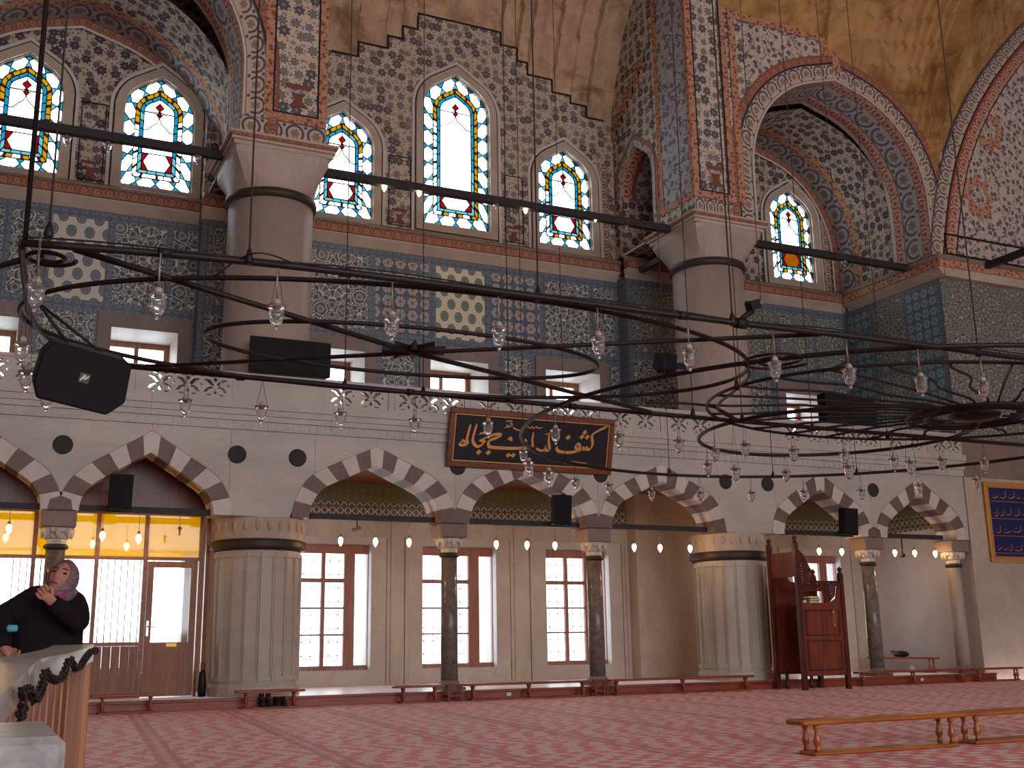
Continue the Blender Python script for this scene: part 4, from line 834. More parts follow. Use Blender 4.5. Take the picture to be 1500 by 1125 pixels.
bar('cross_bar', [(.42, 7.5, ZC), (3.43, 9.21, ZC), (6.9, 10.74, ZC)], .024); bar('cross_bar', [(1.3, 10.62, ZC), (3.43, 9.21, ZC), (6.42, 7.33, ZC)], .020)
ringo('oval_ring', 3.47, 9.08, 3.32, 1.72, .020, 100); ringo('oval_ring', 3.43, 9.21, 1.85, .80, .019)
ringo('round_ring', 9.87, 10.79, 4.14, 4.14, .024, 120); ringo('round_ring', 9.88, 11.07, 1.72, 1.72, .024); ringo('oval_ring', 9.75, 9.33, 2.72, 2.0, .018)
hubc = (10.72, 9.56); ringo('hub_ring', *hubc, .56, .56, .03, 48); ringo('hub_ring', *hubc, .80, .76, .022, 48)
m = MB(); m.lathe([(.0, -.05), (.26, -.03), (.3, .02), (.1, .05), (0, .06)], (hubc[0]-3.5, hubc[1]-9.2, 0), 20); m.build('hub', 'iron', CH)
for k in range(26):
    an = 2*math.pi*k/26+.05; c, s = math.cos(an), math.sin(an)
    d = Vector((9.75+2.72*c, 9.33+2.0*s, ZC)); h = Vector((hubc[0]+.5*c, hubc[1]+.5*s, ZC+.05)); sd = Vector((-s, c, 0))
    P = [h+(d-h)*(i/10)+sd*.05*math.sin(i*1.26)*(k % 3 != 0)+Vector((0, 0, .03*math.sin(i*.314))) for i in range(11)]; bar('spoke', P, .015, CH, 6)
for L, r in (([(1093, 535), (1097, 545), (1094, 556), (1075, 573), (1056, 588), (1051, 598), (1062, 607), (1079, 614)], .017), ([(945, 590), (1004, 591), (1047, 597), (1079, 614)], .014), ([(1204, 545), (1228, 536), (1243, 527), (1252, 514), (1247, 503)], .013)):
    bar('scroll_arm', smooth(cpx(L), 5), r)
def spiral(cx, cy, r, turns, r0=.25): return [(cx+r*(1-(1-r0)*i/60)*math.cos(2*math.pi*turns*i/60), cy+r*(1-(1-r0)*i/60)*math.sin(2*math.pi*turns*i/60), ZC) for i in range(61)]
q = at(1137, 528, Z=ZC); bar('spiral', spiral(q.x, q.y, .36, 1.9), .014); q = at(72, 378, Z=ZC); bar('spiral', spiral(q.x, q.y, .17, 1.6, .3), .016)
m = MB()
for k in range(10):
    an = 2*math.pi*k/10; c, s = math.cos(an), math.sin(an); w_ = .05
    m.prism([(-.07+.02*c-s*w_, .01+.02*s+c*w_), (-.07+.3*c, .01+.3*s), (-.07+.02*c+s*w_, .01+.02*s-c*w_)], .0, .045, 'xy')
m.build('leaf_boss', 'iron', CH)
for x in (.97, 2.2, 3.4, 5.03, 6.4): MB().lathe([(.034, -.04), (.034, .04)], n=10, M=Matrix.Translation((x-3.5, 7.285-9.2+(.06 if x < 1.2 else 0), 0)) @ Matrix.Rotation(HP, 4, 'Y')).build('clamp', 'iron', CH)
for x in (2.2, 3.97, 5.9, 8.1): MB().lathe([(.034, -.04), (.034, .04)], n=10, M=Matrix.Translation((x-3.5, 10.74-9.2+.012*(x-3), 0)) @ Matrix.Rotation(HP, 4, 'Y')).build('clamp', 'iron', CH)
bar('suspension_rod', [(.12, 7.52, ZC), (.12, 7.52, ZT)], .017)
def wire(x, y, r=.006):
    MB().tube(loc([(x, y, ZC), (x, y, ZT)]), r, 5).build('suspension_wire', 'wire', CH); MB().lathe([(.022, -.03), (.03, .0), (.022, .05), (.008, .09)], loc([(x, y, ZC)])[0], 8).build('hook', 'iron', CH)
for x in (.25, 1.52, 3.72, 5.52, 8.3): wire(x, 7.285, .007)
for p in ((505, 567), (620, 577), (745, 586), (1015, 608), (1190, 628), (1300, 640)):
    q = at(*p, Z=ZC); wire(q.x, q.y)
for x, y in ((6.42, 13.1), (7.7, 14.33), (9.9, 14.93), (8.2, 10.75), (7.05, 9.3), (11.6, 14.5), (12.7, 13.78)): wire(x, y)
bar('loose_cable', [(x_, y_, z_+.01) for x_, y_, z_ in smooth(cpx([(285, 412), (315, 405), (340, 388), (368, 374), (395, 375), (425, 386)]), 5)], .006, CH, 5)
# ------------------------------------------------------------------ clear glass lamps
cup = MB().lathe([(.004, 0), (.013, .006), (.013, .018), (.006, .026), (.022, .034), (.040, .06), (.050, .10), (.052, .145), (.066, .170), (.068, .176), (.060, .174), (.046, .146), (.044, .10), (.034, .066), (.016, .044), (.004, .040)], n=20).mesh('glass_cup')
collar_me = MB().lathe([(.02, .150), (.028, .16), (.028, .205), (.016, .225)], n=12).mesh('lamp_holder'); cord_me = MB().tube([(0, 0, 0), (.004, .003, .5), (0, 0, 1)], .0065, 6).mesh('cord')
thin = MB().tube([(-.055, 0, 0), (0, 0, 1)], .0022, 4).tube([(.055, 0, 0), (0, 0, 1)], .0022, 4).mesh('hanging_wires')
def lamp(p, ztop, label, grp, cord=True):
    p = (p[0], p[1], p[2])
    t = thing('glass_lamp', label, 'lamp', (p[0], p[1], p[2]), group=grp); t.rotation_euler = (0, 0, random.random()*6)
    mk('glass_cup', cup, 'lamp_glass', t); mk('lamp_holder', collar_me, 'cord' if cord else 'iron_light', t)
    if cord: o = mk('cord', cord_me, 'cord', t); o.location = (0, 0, .22); o.scale = (1, 1, max(.05, ztop-p[2]-.22))
    o = mk('hanging_wires', thin, 'wire', t); o.location = (0, 0, .172); o.scale = (1, 1, max(.05, ztop-p[2]-.172)); return t
ORD = ['first', 'second', 'third', 'fourth', 'fifth', 'sixth', 'seventh', 'eighth', 'ninth', 'tenth', 'eleventh', 'twelfth', 'thirteenth', 'fourteenth', 'fifteenth', 'sixteenth', 'seventeenth']
for k_, (x, y) in enumerate(((52, 437), (231, 450), (405, 466), (574, 482), (731, 497), (877, 510), (1010, 528), (1136, 545), (1245, 555), (1350, 567), (1441, 573))):
    q = at(x, y, Y=7.29); q.z -= .09; lamp(q, ZC-.025, 'clear glass lamp on pale cord, %s from hanging loudspeaker along the front chandelier bar' % ORD[k_], 'lamps under the front chandelier bar')
def rearY(x): return 10.66+(x-1)/30 if x < 4 else 10.76+(x-4)*.016 if x < 9 else 10.84
for k_, (x, y) in enumerate(((165, 590), (271, 599), (383, 608), (499, 617), (608, 626), (715, 630), (814, 640), (907, 648), (995, 656), (1048, 669), (1092, 661), (1163, 669), (1238, 673), (1310, 682), (1380, 682), (1443, 684))):
    q = at(x, y, Y=rearY(at(x, y, Y=10.75).x)); q.z -= .09; lamp(q, ZC-.025, 'clear glass lamp, %s from hanging loudspeaker along the rear chandelier bar' % ORD[k_], 'lamps under the rear chandelier bar', x in (715, 814, 1310, 1443))
for x, y, Y, nm, bx in ((45, 588, 9.9, 'lowest', .43), (38, 520, 8.6, 'highest', .18), (36, 560, 9.25, 'middle', .245)):
    q = at(x, y, Y=Y); q.z -= .09; lamp((bx, q.y, q.z), ZC-.02, '%s clear glass lamp of three behind the hanging loudspeaker' % nm, 'lamps at the end of the chandelier', False)
def on_ring(x, y, cx, cy, r, far=True):
    best = None
    for i in range(400):
        Y = 6+i*.025; p = at(x, y, Y=Y); e = abs(math.hypot(p.x-cx, p.y-cy)-r)
        if 2.6 < p.z < 3.5 and (best is None or e < best[0]): best = (e, p)
    return best[1]
for k_, (x, y) in enumerate(((767, 670), (775, 687), (804, 702), (843, 711), (892, 718), (955, 727), (1026, 729), (1101, 729), (1178, 727), (1262, 726), (1347, 718), (1431, 710))):
    q = on_ring(x, y, 9.87, 10.79, 4.14); q.z -= .09; lamp(q, ZC-.02, 'clear glass lamp, %s along the big round chandelier ring from the calligraphy panel' % ORD[k_], 'lamps under the big round ring', False)
for k_, (x, y) in enumerate(((1037, 689), (1078, 697), (1152, 700), (1244, 694), (1335, 687))):
    q = on_ring(x, y, 9.88, 11.07, 1.72); q.z -= .09; lamp(q, ZC-.02, 'clear glass lamp, %s along the small round chandelier ring from the calligraphy panel' % ORD[k_], 'lamps under the small round ring', False)
for x, y, b in ((97, 208, 0), (158, 217, 0), (288, 235, 0), (726, 300, 1), (917, 330, 1), (1237, 385, 2)):
    q = at(x, y, Y=21.25); q.z -= .09; o = lamp(q, 10.53, {97: 'glass lamp under the upper tie beam just right of the leftmost stained window', 158: 'glass lamp under the upper tie beam between the two left stained windows', 288: 'glass lamp under the upper tie beam beside the left great column', 726: 'glass lamp under the upper tie beam beside the tall stained window', 917: 'glass lamp under the upper tie beam near the right great column', 1237: 'glass lamp under the upper tie beam in the dark right bay'}[x], 'glass lamps under the upper tie beams', False); o.scale = (1.4, 1.4, 1.0)
# lit bulbs under the tie beams
bulb_me = MB().lathe([(.0, 0), (.022, .03), (.042, .075), (.046, .105), (.036, .14), (.018, .165)], n=14, caps=False).mesh('bulb'); sock = MB().lathe([(.02, .16), (.022, .17), (.022, .215), (.008, .225)], n=10).mesh('socket')
wire1 = MB().tube([(0, 0, 0), (0, 0, 1)], .005, 5).mesh('flex')
def bulb(x, y, Y, ztop, label, grp):
    q = at(x, y, Y=Y); t = thing('lit_bulb', label, 'light bulb', (q.x, q.y, q.z-.09), group=grp); mk('bulb', bulb_me, 'bulb', t); mk('socket', sock, 'brass', t); o = mk('flex', wire1, 'cord', t); o.location = (0, 0, .22); o.scale = (1, 1, max(.03, ztop-q.z+.09-.22))
for xs_, nm in (((13,), 'left of the first slender column'), ((150, 203), 'before the amber glass partition'), ((499, 550, 599), 'in the arch beside the left pier'), ((727, 772, 813), 'in the arch under the calligraphy panel'), ((929, 967, 1011), 'in the arch left of the right pier'), ((1200, 1233), 'in the arch above the wooden pulpit'), ((1311, 1340, 1370), 'in the corner arch')):
    for k_, x in enumerate(xs_): bulb(x, 774+(x*.075 if x < 300 else 20+(x-550)*.021), 20.65, 3.34, ('%s glowing bulb from the pulpit side, hanging ' % ORD[len(xs_)-1-k_] if x < 1100 else '%s glowing bulb from the partition side, hanging ' % ORD[k_])+nm, 'lit bulbs '+nm)
for k_, (x, y) in enumerate(((563, 275), (614, 283), (770, 308), (872, 320))): bulb(x, y, 21.25, 10.53, '%s warm glowing bulb from left great column under the long tie beam' % ORD[k_], 'lit bulbs before the middle windows')
q = at(263, 777, Y=20.65); t = thing('brass_lamp_holder', 'small unlit brass lamp holder before the amber glass', 'lamp', (q.x, q.y, q.z-.09)); MB().lathe([(.01, 0), (.02, .03), (.02, .10), (.045, .12), (.045, .13), (.012, .16)], n=12).build('holder', 'brass', t); o = mk('flex', wire1, 'wire', t); o.location = (0, 0, .15); o.scale = (1, 1, 3.34-q.z-.06)
# ------------------------------------------------------------------ loudspeakers, cameras
def speaker(name, label, loc_, size, rot, grp='black loudspeakers', chamfer=.12, badge=False, bracket=None):
    t = thing(name, label, 'loudspeaker', loc_, group=grp); t.rotation_euler = rot; w_, d, h = size
    P = [(-w_/2, -d/2+.0), (w_/2, -d/2), (w_/2-chamfer, d/2), (-w_/2+chamfer, d/2)]
    if badge:
        O = lambda e: [(-w_/2+.05+e, e), (w_/2-.10, e), (w_/2-e, .12), (w_/2-.03-e, h-.03), (w_/2-.08, h-e), (-w_/2+.06, h-e), (-w_/2+e, h-.10), (-w_/2+e, .10)]
        MB().prism(O(0), -d/2, d/2).build('cabinet', 'black', t, .012); MB().prism(O(.015), -d/2-.014, -d/2-.0005).build('grille', 'speaker_cloth', t)
    else:
        MB().prism([(x, y) for x, y in P], 0, h, 'xy').build('cabinet', 'black', t, .015); MB().box(-w_/2+.02, w_/2-.02, -d/2-.014, -d/2-.0005, .02, h-.02).build('grille', 'speaker_cloth', t, .006)
    if badge:
        b_ = MB().box(-.036, .034, -d/2-.020, -d/2-.0145, h*.45, h*.45+.07).build('badge', 'iron_light', t)
        m = MB()
        for p_, q_ in (((-.026, .012), (-.004, .058)), ((-.004, .058), (.009, .03)), ((.009, .03), (.026, .055)), ((-.016, .03), (.009, .03))): m.box(-.5, .5, -.001, .001, -.06, .06, Matrix.Translation(((p_[0]+q_[0])/2, -d/2-.0215, h*.45+(p_[1]+q_[1])/2)) @ Matrix.Rotation(-math.atan2(q_[1]-p_[1], q_[0]-p_[0]), 4, 'Y') @ Matrix.Diagonal((math.dist(p_, q_), 1, .08, 1)))
        m.build('badge_mark', 'white_plastic', b_)
    if bracket: MB().box(*bracket).build('bracket', 'black', t)
    return t
q = at(108, 592, Y=8.6); HS = speaker('hanging_speaker', 'big black loudspeaker hanging under the left end of the chandelier', (q.x, q.y, q.z), (.64, .34, .42), (math.radians(20), math.radians(10), math.radians(4)), None, .1, True)
bpy.context.view_layer.update(); inv = HS.matrix_world.inverted()
for dx in (-.14, .12): MB().tube([inv @ (HS.matrix_world @ Vector((dx, .05, .40))), inv @ Vector((.185, 8.6+dx*.5, ZC))], .012, 6).build('hanger', 'iron', HS)
for (x, w_), nm in (((420, 1.55), 'left'), ((1232, 1.7), 'right')):
    q = at(x, 560, Y=20.27); speaker('parapet_speaker', 'long black loudspeaker lying on the parapet rail %s great column' % ('before the left' if nm == 'left' else 'beyond the right'), (q.x, 20.20, 5.941), (w_, .36, .68), (0, 0, 0 if nm == 'left' else .12), 'loudspeakers on the parapet', .1)
for x, nm in ((172, 'above the wooden partition'), (817, 'under the calligraphy panel'), (1236, 'above the wooden pulpit')):
    q = at(x, 760, Y=20.5); speaker('beam_speaker', 'upright black loudspeaker on the tie beam '+nm, (q.x, 20.42, 3.36), (.40, .30, .62), (math.radians(6), 0, .0), 'loudspeakers on the tie beams', .06)
q = at(985, 540, Y=20.3); speaker('column_speaker', 'small black loudspeaker fixed to the right great column', (q.x-.02, 20.62, q.z), (.52, .36, .38), (0, math.radians(8), -.5), None, .13, False, (.05, .5, .05, .12, .12, .26))
q = at(1085, 474, Y=7.29); t = thing('bar_camera', 'black security camera clamped on the front chandelier bar', 'camera', (q.x, q.y, ZC+.03))
MB().lathe([(.045, -.05), (.045, .05)], n=12, M=Matrix.Translation((0, 0, -.03)) @ Matrix.Rotation(HP, 4, 'Y')).build('clamp', 'black', t); MB().tube([(.0, 0, 0), (.06, -.01, .05), (.13, -.01, .09)], .022, 8).build('arm', 'black', t)
o = MB().box(-.05, .09, -.04, .04, -.03, .05).build('housing', 'black', t, .008); o.location = (.13, 0, .13); o.rotation_euler = (0, -.35, .3); MB().lathe([(.03, 0), (.032, .03)], n=14, M=Matrix.Translation((.09, 0, .01)) @ Matrix.Rotation(HP, 4, 'Y')).build('lens', 'chrome', o)
q = at(523, 768, Y=20.6); t = thing('beam_camera', 'small pale camera under the tie beam beside the left pier', 'camera', (q.x, 20.6, 3.2)); MB().tube([(0, 0, 0), (0, 0, .145)], .012, 6).build('stem', 'black', t); o = MB().box(-.11, .07, -.035, .035, -.05, .02).build('housing', 'iron_light', t, .006); o.rotation_euler = (0, -.3, 0)
q = at(1318, 815, Y=20.75); t = thing('hanging_camera', 'small dark camera hanging on a rod in the corner arch', 'camera', (q.x, 20.65, 2.93)); MB().tube([(0, 0, .05), (0, 0, .416)], .016, 6).build('rod', 'black', t); MB().lathe([(.03, -.03), (.07, 0), (.07, .05), (.03, .06)], n=14).build('housing', 'black', t)
# ------------------------------------------------------------------ framed calligraphy
TL, TR, BR_, BL = at(663, 595, Y=20.02), at(903, 615, Y=20.02), at(897, 693, Y=20.14), at(654, 682, Y=20.14)
W_ = (TR.x-TL.x+BR_.x-BL.x)/2; Hh = 1.17; tilt = math.radians(13)
FR = thing('calligraphy_panel', 'long dark panel of golden calligraphy in a brown frame on the arcade', 'picture', ((TL.x+TR.x+BL.x+BR_.x)/4, 20.30, (BL.z+BR_.z)/2)); FR.rotation_euler = (tilt, 0, 0)
def frame_parts(t, w_, h, wd, board, mat='wood_frame'):
    MB().box(-w_/2+wd*.6, w_/2-wd*.6, -.004, .02, wd*.6, h-wd*.6).build('board', board, t)
    for x0, x1, z0, z1 in ((-w_/2, w_/2, 0, wd), (-w_/2, w_/2, h-wd, h), (-w_/2, -w_/2+wd, wd+.0005, h-wd-.0005), (w_/2-wd, w_/2, wd+.0005, h-wd-.0005)): MB().box(x0, x1, -.05, .03, z0, z1).build('moulding', mat, t, .014)
    plate('gold_line', rect(-w_/2+wd, w_/2-wd, wd, h-wd), [rect(-w_/2+wd+.022, w_/2-wd-.022, wd+.022, h-wd-.022)], -.03, -.005, 'gold', t)
frame_parts(FR, W_, Hh, .115, 'panel_dark', 'wood_picture')
for x in (-1.3, 1.3): MB().tube([(x, .01, Hh-.02), (x, .16, Hh+.02), (x, .27, Hh-.13)], .006, 6).build('hanging_wire', 'wire', FR)
# crop coordinates of the photographed panel -> panel metres
def pc(x, y):
    s = (x-100-(0 if y > 400 else 20))/1285.0; top = 135+(x-125)*.0817; bot = 600+(x-75)*.0462; f = (y-top)/(bot-top); return (-W_/2+s*W_, Hh*(1-f))
def pen(L, w0, name='stroke', nib=math.radians(50), y=-.012):
    P = [pc(*p) for p in L]; Q = [(p[0], p[1], 0) for p in P]; Q = smooth(Q, 6) if len(Q) > 2 else Q; m = MB(); k = W_/1285*w0
    L_, R_ = [], []
    for i, p in enumerate(Q):
        a, b = Q[max(0, i-1)], Q[min(len(Q)-1, i+1)]; an = math.atan2(b[1]-a[1], b[0]-a[0]); th = k*(.35+.65*abs(math.sin(an-nib)))*min(1, .35+i*.25, .35+(len(Q)-1-i)*.25)/2
        n = (-math.sin(an)*th, math.cos(an)*th); L_.append((p[0]+n[0], p[1]+n[1])); R_.append((p[0]-n[0], p[1]-n[1]))
    for i in range(len(Q)-1): m.face([(L_[i][0], y, L_[i][1]), (L_[i+1][0], y, L_[i+1][1]), (R_[i+1][0], y, R_[i+1][1]), (R_[i][0], y, R_[i][1])])
    return m.build(name, 'gold', FR)
for L, w_ in (([(280, 272), (268, 330), (260, 392), (246, 424), (215, 436), (180, 428)], 24), ([(183, 428), (206, 402), (228, 398), (238, 418)], 20), ([(326, 268), (312, 330), (304, 400), (311, 440), (340, 441), (372, 408), (350, 400)], 24), ([(345, 352), (372, 340), (398, 345), (420, 362), (385, 385), (352, 400)], 18),
              ([(425, 372), (455, 354), (490, 350), (512, 357), (480, 378), (430, 398), (402, 420), (412, 446), (470, 454), (560, 458), (650, 456), (722, 448), (740, 425)], 26), ([(887, 335), (884, 400), (876, 462), (850, 474), (838, 462), (848, 432)], 22), ([(770, 455), (800, 474), (835, 470), (858, 452)], 20), ([(760, 330), (756, 400), (748, 450)], 18),
              ([(1352, 290), (1300, 312), (1250, 338), (1228, 362), (1218, 420), (1204, 458), (1180, 464), (1168, 450), (1156, 466), (1140, 452), (1120, 470), (1096, 462), (1082, 444), (1096, 424), (1114, 434), (1112, 462), (1084, 480), (1030, 488), (960, 482), (932, 462), (936, 440)], 25),
              ([(598, 296), (625, 312), (655, 318), (690, 308)], 10), ([(700, 300), (716, 290), (730, 302), (746, 292), (760, 303), (776, 292), (800, 302), (830, 296)], 9), ([(540, 250), (566, 246), (592, 250)], 9), ([(545, 272), (562, 290), (580, 262), (588, 285), (530, 298)], 9), ([(850, 350), (872, 345), (895, 338)], 10), ([(1050, 555), (1090, 560), (1130, 566), (1190, 570)], 7)): pen(L, w_)
for x, y, r in ((335, 490, 21), (407, 492, 21), (583, 385, 20), (560, 512, 20), (596, 512, 20), (1168, 335, 20), (1147, 369, 20), (1190, 371, 20), (1037, 374, 21), (700, 395, 15)):
    MB().prism([pc(x-r, y+3), pc(x-2, y+r), pc(x+r, y-3), pc(x+2, y-r)], -.013, -.0045).build('diamond_dot', 'gold', FR)
q0, q1 = at(1437, 705, Y=20.28), at(1448, 823, Y=20.28); t2 = thing('blue_inscription', 'gold-framed blue inscription board on the plain right pier', 'picture', (q0.x+1.0, 20.285, q1.z)); FR2 = t2; h2 = q0.z-q1.z; frame_parts(t2, 1.9, h2, .12, 'panel_blue', 'gold')
random.seed(11)
for r_ in range(4):
    z = h2*(.84-.215*r_); MB().box(-.78, .78, -.012, -.0045, z-.17, z-.16).build('rule', 'gold', t2)
    x = -.70; strokes = []
    while x < .6:
        L_ = .12+.22*random.random(); y0 = z-.07+.05*random.random()
        strokes.append([(x, y0+.05, 0), (x+L_*.15, y0-.02, 0), (x+L_*.55, y0-.035, 0), (x+L_, y0+.01, 0)])
        if random.random() < .6: strokes.append([(x+L_*.9, y0+.015, 0), (x+L_*.92, y0+.07, 0), (x+L_*.97, y0+.14, 0)])
        if random.random() < .5: strokes.append([(x+L_*.4, y0+.05, 0), (x+L_*.45, y0+.06, 0), (x+L_*.5, y0+.05, 0)])
        x += L_+.05
    for st_ in strokes:
        Q = smooth(st_, 5)
        m = MB()
        for a, b in zip(Q, Q[1:]): m.face([(a[0]-.006, -.012, a[1]+.010), (b[0]-.006, -.012, b[1]+.010), (b[0]+.006, -.012, b[1]-.010), (a[0]+.006, -.012, a[1]-.010)])
        m.build('stroke', 'gold', t2)
# ------------------------------------------------------------------ wooden preacher's seat
KX, KY, SX, SY = 15.64, 19.0, 1.15, .86
K = thing('wooden_pulpit', 'tall carved dark red wooden preaching seat before the right pier', 'pulpit', (KX, KY, 0))
for x, y, h in ((0, 0, 3.0), (0, SY, 3.0), (SX, 0, 2.36), (SX, SY, 2.36)):
    o = MB().box(x-.05, x+.05, y-.05, y+.05, 0, h).build('post', 'wood_dark', K, .008); MB().lathe([(.05, h), (.065, h+.02), (.03, h+.04), (.03, h+.05), (.055, h+.09), (.05, h+.12), (.015, h+.15), (0, h+.17)], (x, y, 0), 14).build('finial', 'wood_dark', o)
pl = plate('side_panel', [(.051, .28), (SX-.051, .28), (SX-.051, 2.2), (SX-.12, 2.05), (SX-.16, 1.86), (SX-.35, 1.76), (.051, 1.76)], [], -.022, .022, 'wood_red', K)
for x0, x1, z0, z1 in ((.12, SX-.12, .38, 1.0), (.12, SX-.12, 1.08, 1.62)): frame_rect(x0, x1, z0, z1, .035, -.034, -.0225, 'panel_moulding', 'wood_dark', K)
poly = [(.051, 1.764), (.051, 2.9), (.20, 2.75), (.50, 2.22), (SX-.06, 2.22), (SX-.06, 2.26), (SX-.06, 2.14), (SX-.16, 2.10), (SX-.2, 1.9), (SX-.36, 1.764), (.68, 1.764), (.66, 2.0), (.12, 2.0), (.10, 1.764)]
def inside(p, P):
    c = False
    for a, b in zip(P, P[1:]+P[:1]):
        if (a[1] > p[1]) != (b[1] > p[1]) and p[0] < (b[0]-a[0])*(p[1]-a[1])/(b[1]-a[1])+a[0]: c = not c
    return c
H = []
for i in range(20):
    for j in range(24):
        x, z = .08+i*.055, 1.83+j*.055+(.0275 if i % 2 else 0); d = [(x-.02, z), (x, z-.02), (x+.02, z), (x, z+.02)]
        if all(inside((x+e, z+f), poly) for e, f in ((-.04, 0), (.04, 0), (0, .04), (0, -.04))): H.append(d)
plate('lattice_panel', poly, H, -.016, .016, 'wood_dark', K)
plate('far_side_panel', [(.051, .30), (SX-.051, .30), (SX-.051, 2.2), (.5, 2.24), (.22, 2.62), (.051, 2.85)], [], SY-.022, SY+.022, 'wood_red', K)
for x0, x1, z0, z1 in ((.6, SX-.1, 1.5, 2.12), (.6, SX-.1, .95, 1.42), (.6, SX-.1, .5, .88)): frame_rect(x0, x1, z0, z1, .04, SY-.036, SY-.0225, 'panel_moulding', 'wood_dark', K)
plate('backrest', [(.051, 2.30), (SY-.051, 2.30), (SY-.051, 2.82), (.051, 2.82)], [], -.022, .022, 'wood_red', K, 'yz'); MB().box(.30, SX+.03, .03, SY-.03, 1.1, 1.15).build('seat_board', 'wood_dark', K)
MB().box(.06, SX-.06, .024, .34, 1.72, 1.755).build('book_ledge', 'wood_dark', K); MB().prism([(SY+.05, 0), (SY+.13, 0), (SY-.02, .75), (SY-.08, .75)], -.06, -.052+.0, 'yz').build('brace', 'wood_red', K)
for x in (.25, SX-.25): MB().lathe([(.03, 0), (.035, .06), (.02, .1), (.035, .2), (.035, .41)], (x, SY, 0), 10).build('short_leg', 'wood_dark', K)
bz = 1.7565
for k, (dx, w_, h, c_) in enumerate(((.42, .26, .05, 'paper'), (.44, .25, .045, 'paper'), (.41, .27, .05, 'paper'), (.14, .18, .07, 'paper'))):
    z = bz if k == 3 else bz+sum((.052, .047, .052)[:k]); b_ = thing('thick_book', ('bottom', 'middle', 'top')[k]+' pale book of the stack on the preaching seat' if k < 3 else 'single pale book lying left of the stack on the preaching seat', 'book', (KX+dx+.06, KY+.17, z), group='books on the preaching seat')
    MB().box(-w_/2+.008, w_/2-.01, -.082, .082, .006, h-.006).build('pages', 'paper', b_); m = MB().box(-w_/2, w_/2, -.09, .09, 0, .0055); m.box(-w_/2, w_/2, -.09, .09, h-.0055, h); m.box(w_/2-.0095, w_/2, -.09, .09, .0056, h-.0056); m.build('cover', 'book_cover', b_)
t = thing('prayer_beads', 'string of pale prayer beads hanging on the preaching seat', 'beads', (KX+.86, KY-.045, 1.42))
for i in range(26): MB().lathe([(.001, -.011), (.011, 0), (.001, .011)], (.028*math.cos(i/26*6.283), 0, .16*math.sin(i/26*6.283)+.02), 6, caps=False).build('bead', 'rope', t)
MB().box(-.012, .012, -.004, .024, .175, .20).build('peg', 'wood_dark', t)
# ------------------------------------------------------------------ low turned benches
def bench(L, label, loc_, rz=0, h=.32, d=.20, mat='wood_rail', group='low benches along the gallery step'):
    t = thing('low_bench', label, 'bench', loc_, rz, group)
    MB().box(-L/2, L/2, -d/2, d/2, h-.045, h).build('top_plank', mat, t, .012); MB().box(-L/2+.12, L/2-.12, -d/2+.01, d/2-.01, 0, .035).build('base_board', mat, t, .01)
    n = 2 if L < 2.6 else 3
    for i in range(n):
        x = -L/2+.18+(L-.36)*i/(n-1)
        for y in (-d/2+.05, d/2-.05): MB().lathe([(.026, .0355), (.026, .06), (.018, .07), (.034, .11), (.036, .135), (.022, .18), (.016, .215), (.026, .235), (.03, h-.046)], (x, y, 0), 12).build('turned_leg', mat, t)
    return t
def bx_(px0, px1, label, mat='wood_plinth'):
    a, b = at(px0, 1010, Y=19.78).x, at(px1, 1010, Y=19.78).x; bench(b-a, label, ((a+b)/2, 19.80, .001), 0, .31, .18, mat)
bx_(134, 238, 'low red wooden bench before the wooden partition'); bx_(345, 446, 'low red wooden bench with boots under it before the left pier'); bx_(577, 651, 'low wooden bench left of the first slender column'); bx_(680, 866, 'long low wooden bench between the two slender columns'); bx_(892, 1104, 'long low wooden bench before the bare marble wall'); bx_(1256, 1420, 'low wooden bench before the corner arch'); bx_(1428, 1500, 'low wooden bench before the big right pier')
for px, nm in ((665, 'first'), (879, 'second')):
    q = at(px, 1010, Y=19.78); t = thing('wooden_stool', 'small wooden step stool at the foot of the %s slender column' % nm, 'stool', (q.x, 19.8, .001), group='step stools by the columns')
    MB().box(-.16, .16, -.1, .1, .27, .31).build('seat', 'wood_red', t, .006); MB().box(-.14, .14, -.08, .08, .08, .12).build('shelf', 'wood_red', t)
    for x in (-.13, .13):
        for y in (-.075, .075): MB().box(x-.02, x+.02, y-.018, y+.018, 0, .27).build('leg', 'wood_red', t)
bench(2.0, 'honey-coloured low bench on the open carpet, nearer the pulpit side', (7.95, 8.62, .001), -.01, .315, .26, 'wood_rail', 'low benches on the open carpet'); bench(2.0, 'honey-coloured low bench on the open carpet continuing the row to the right wall', (9.98, 8.66, .001), .0, .315, .26, 'wood_rail', 'low benches on the open carpet')
bench(2.3, 'low wooden bench against the plain white return wall', (21.6, 22.4, ZP+.001), HP, .37, .24, 'wood_rail', 'benches by the return wall')
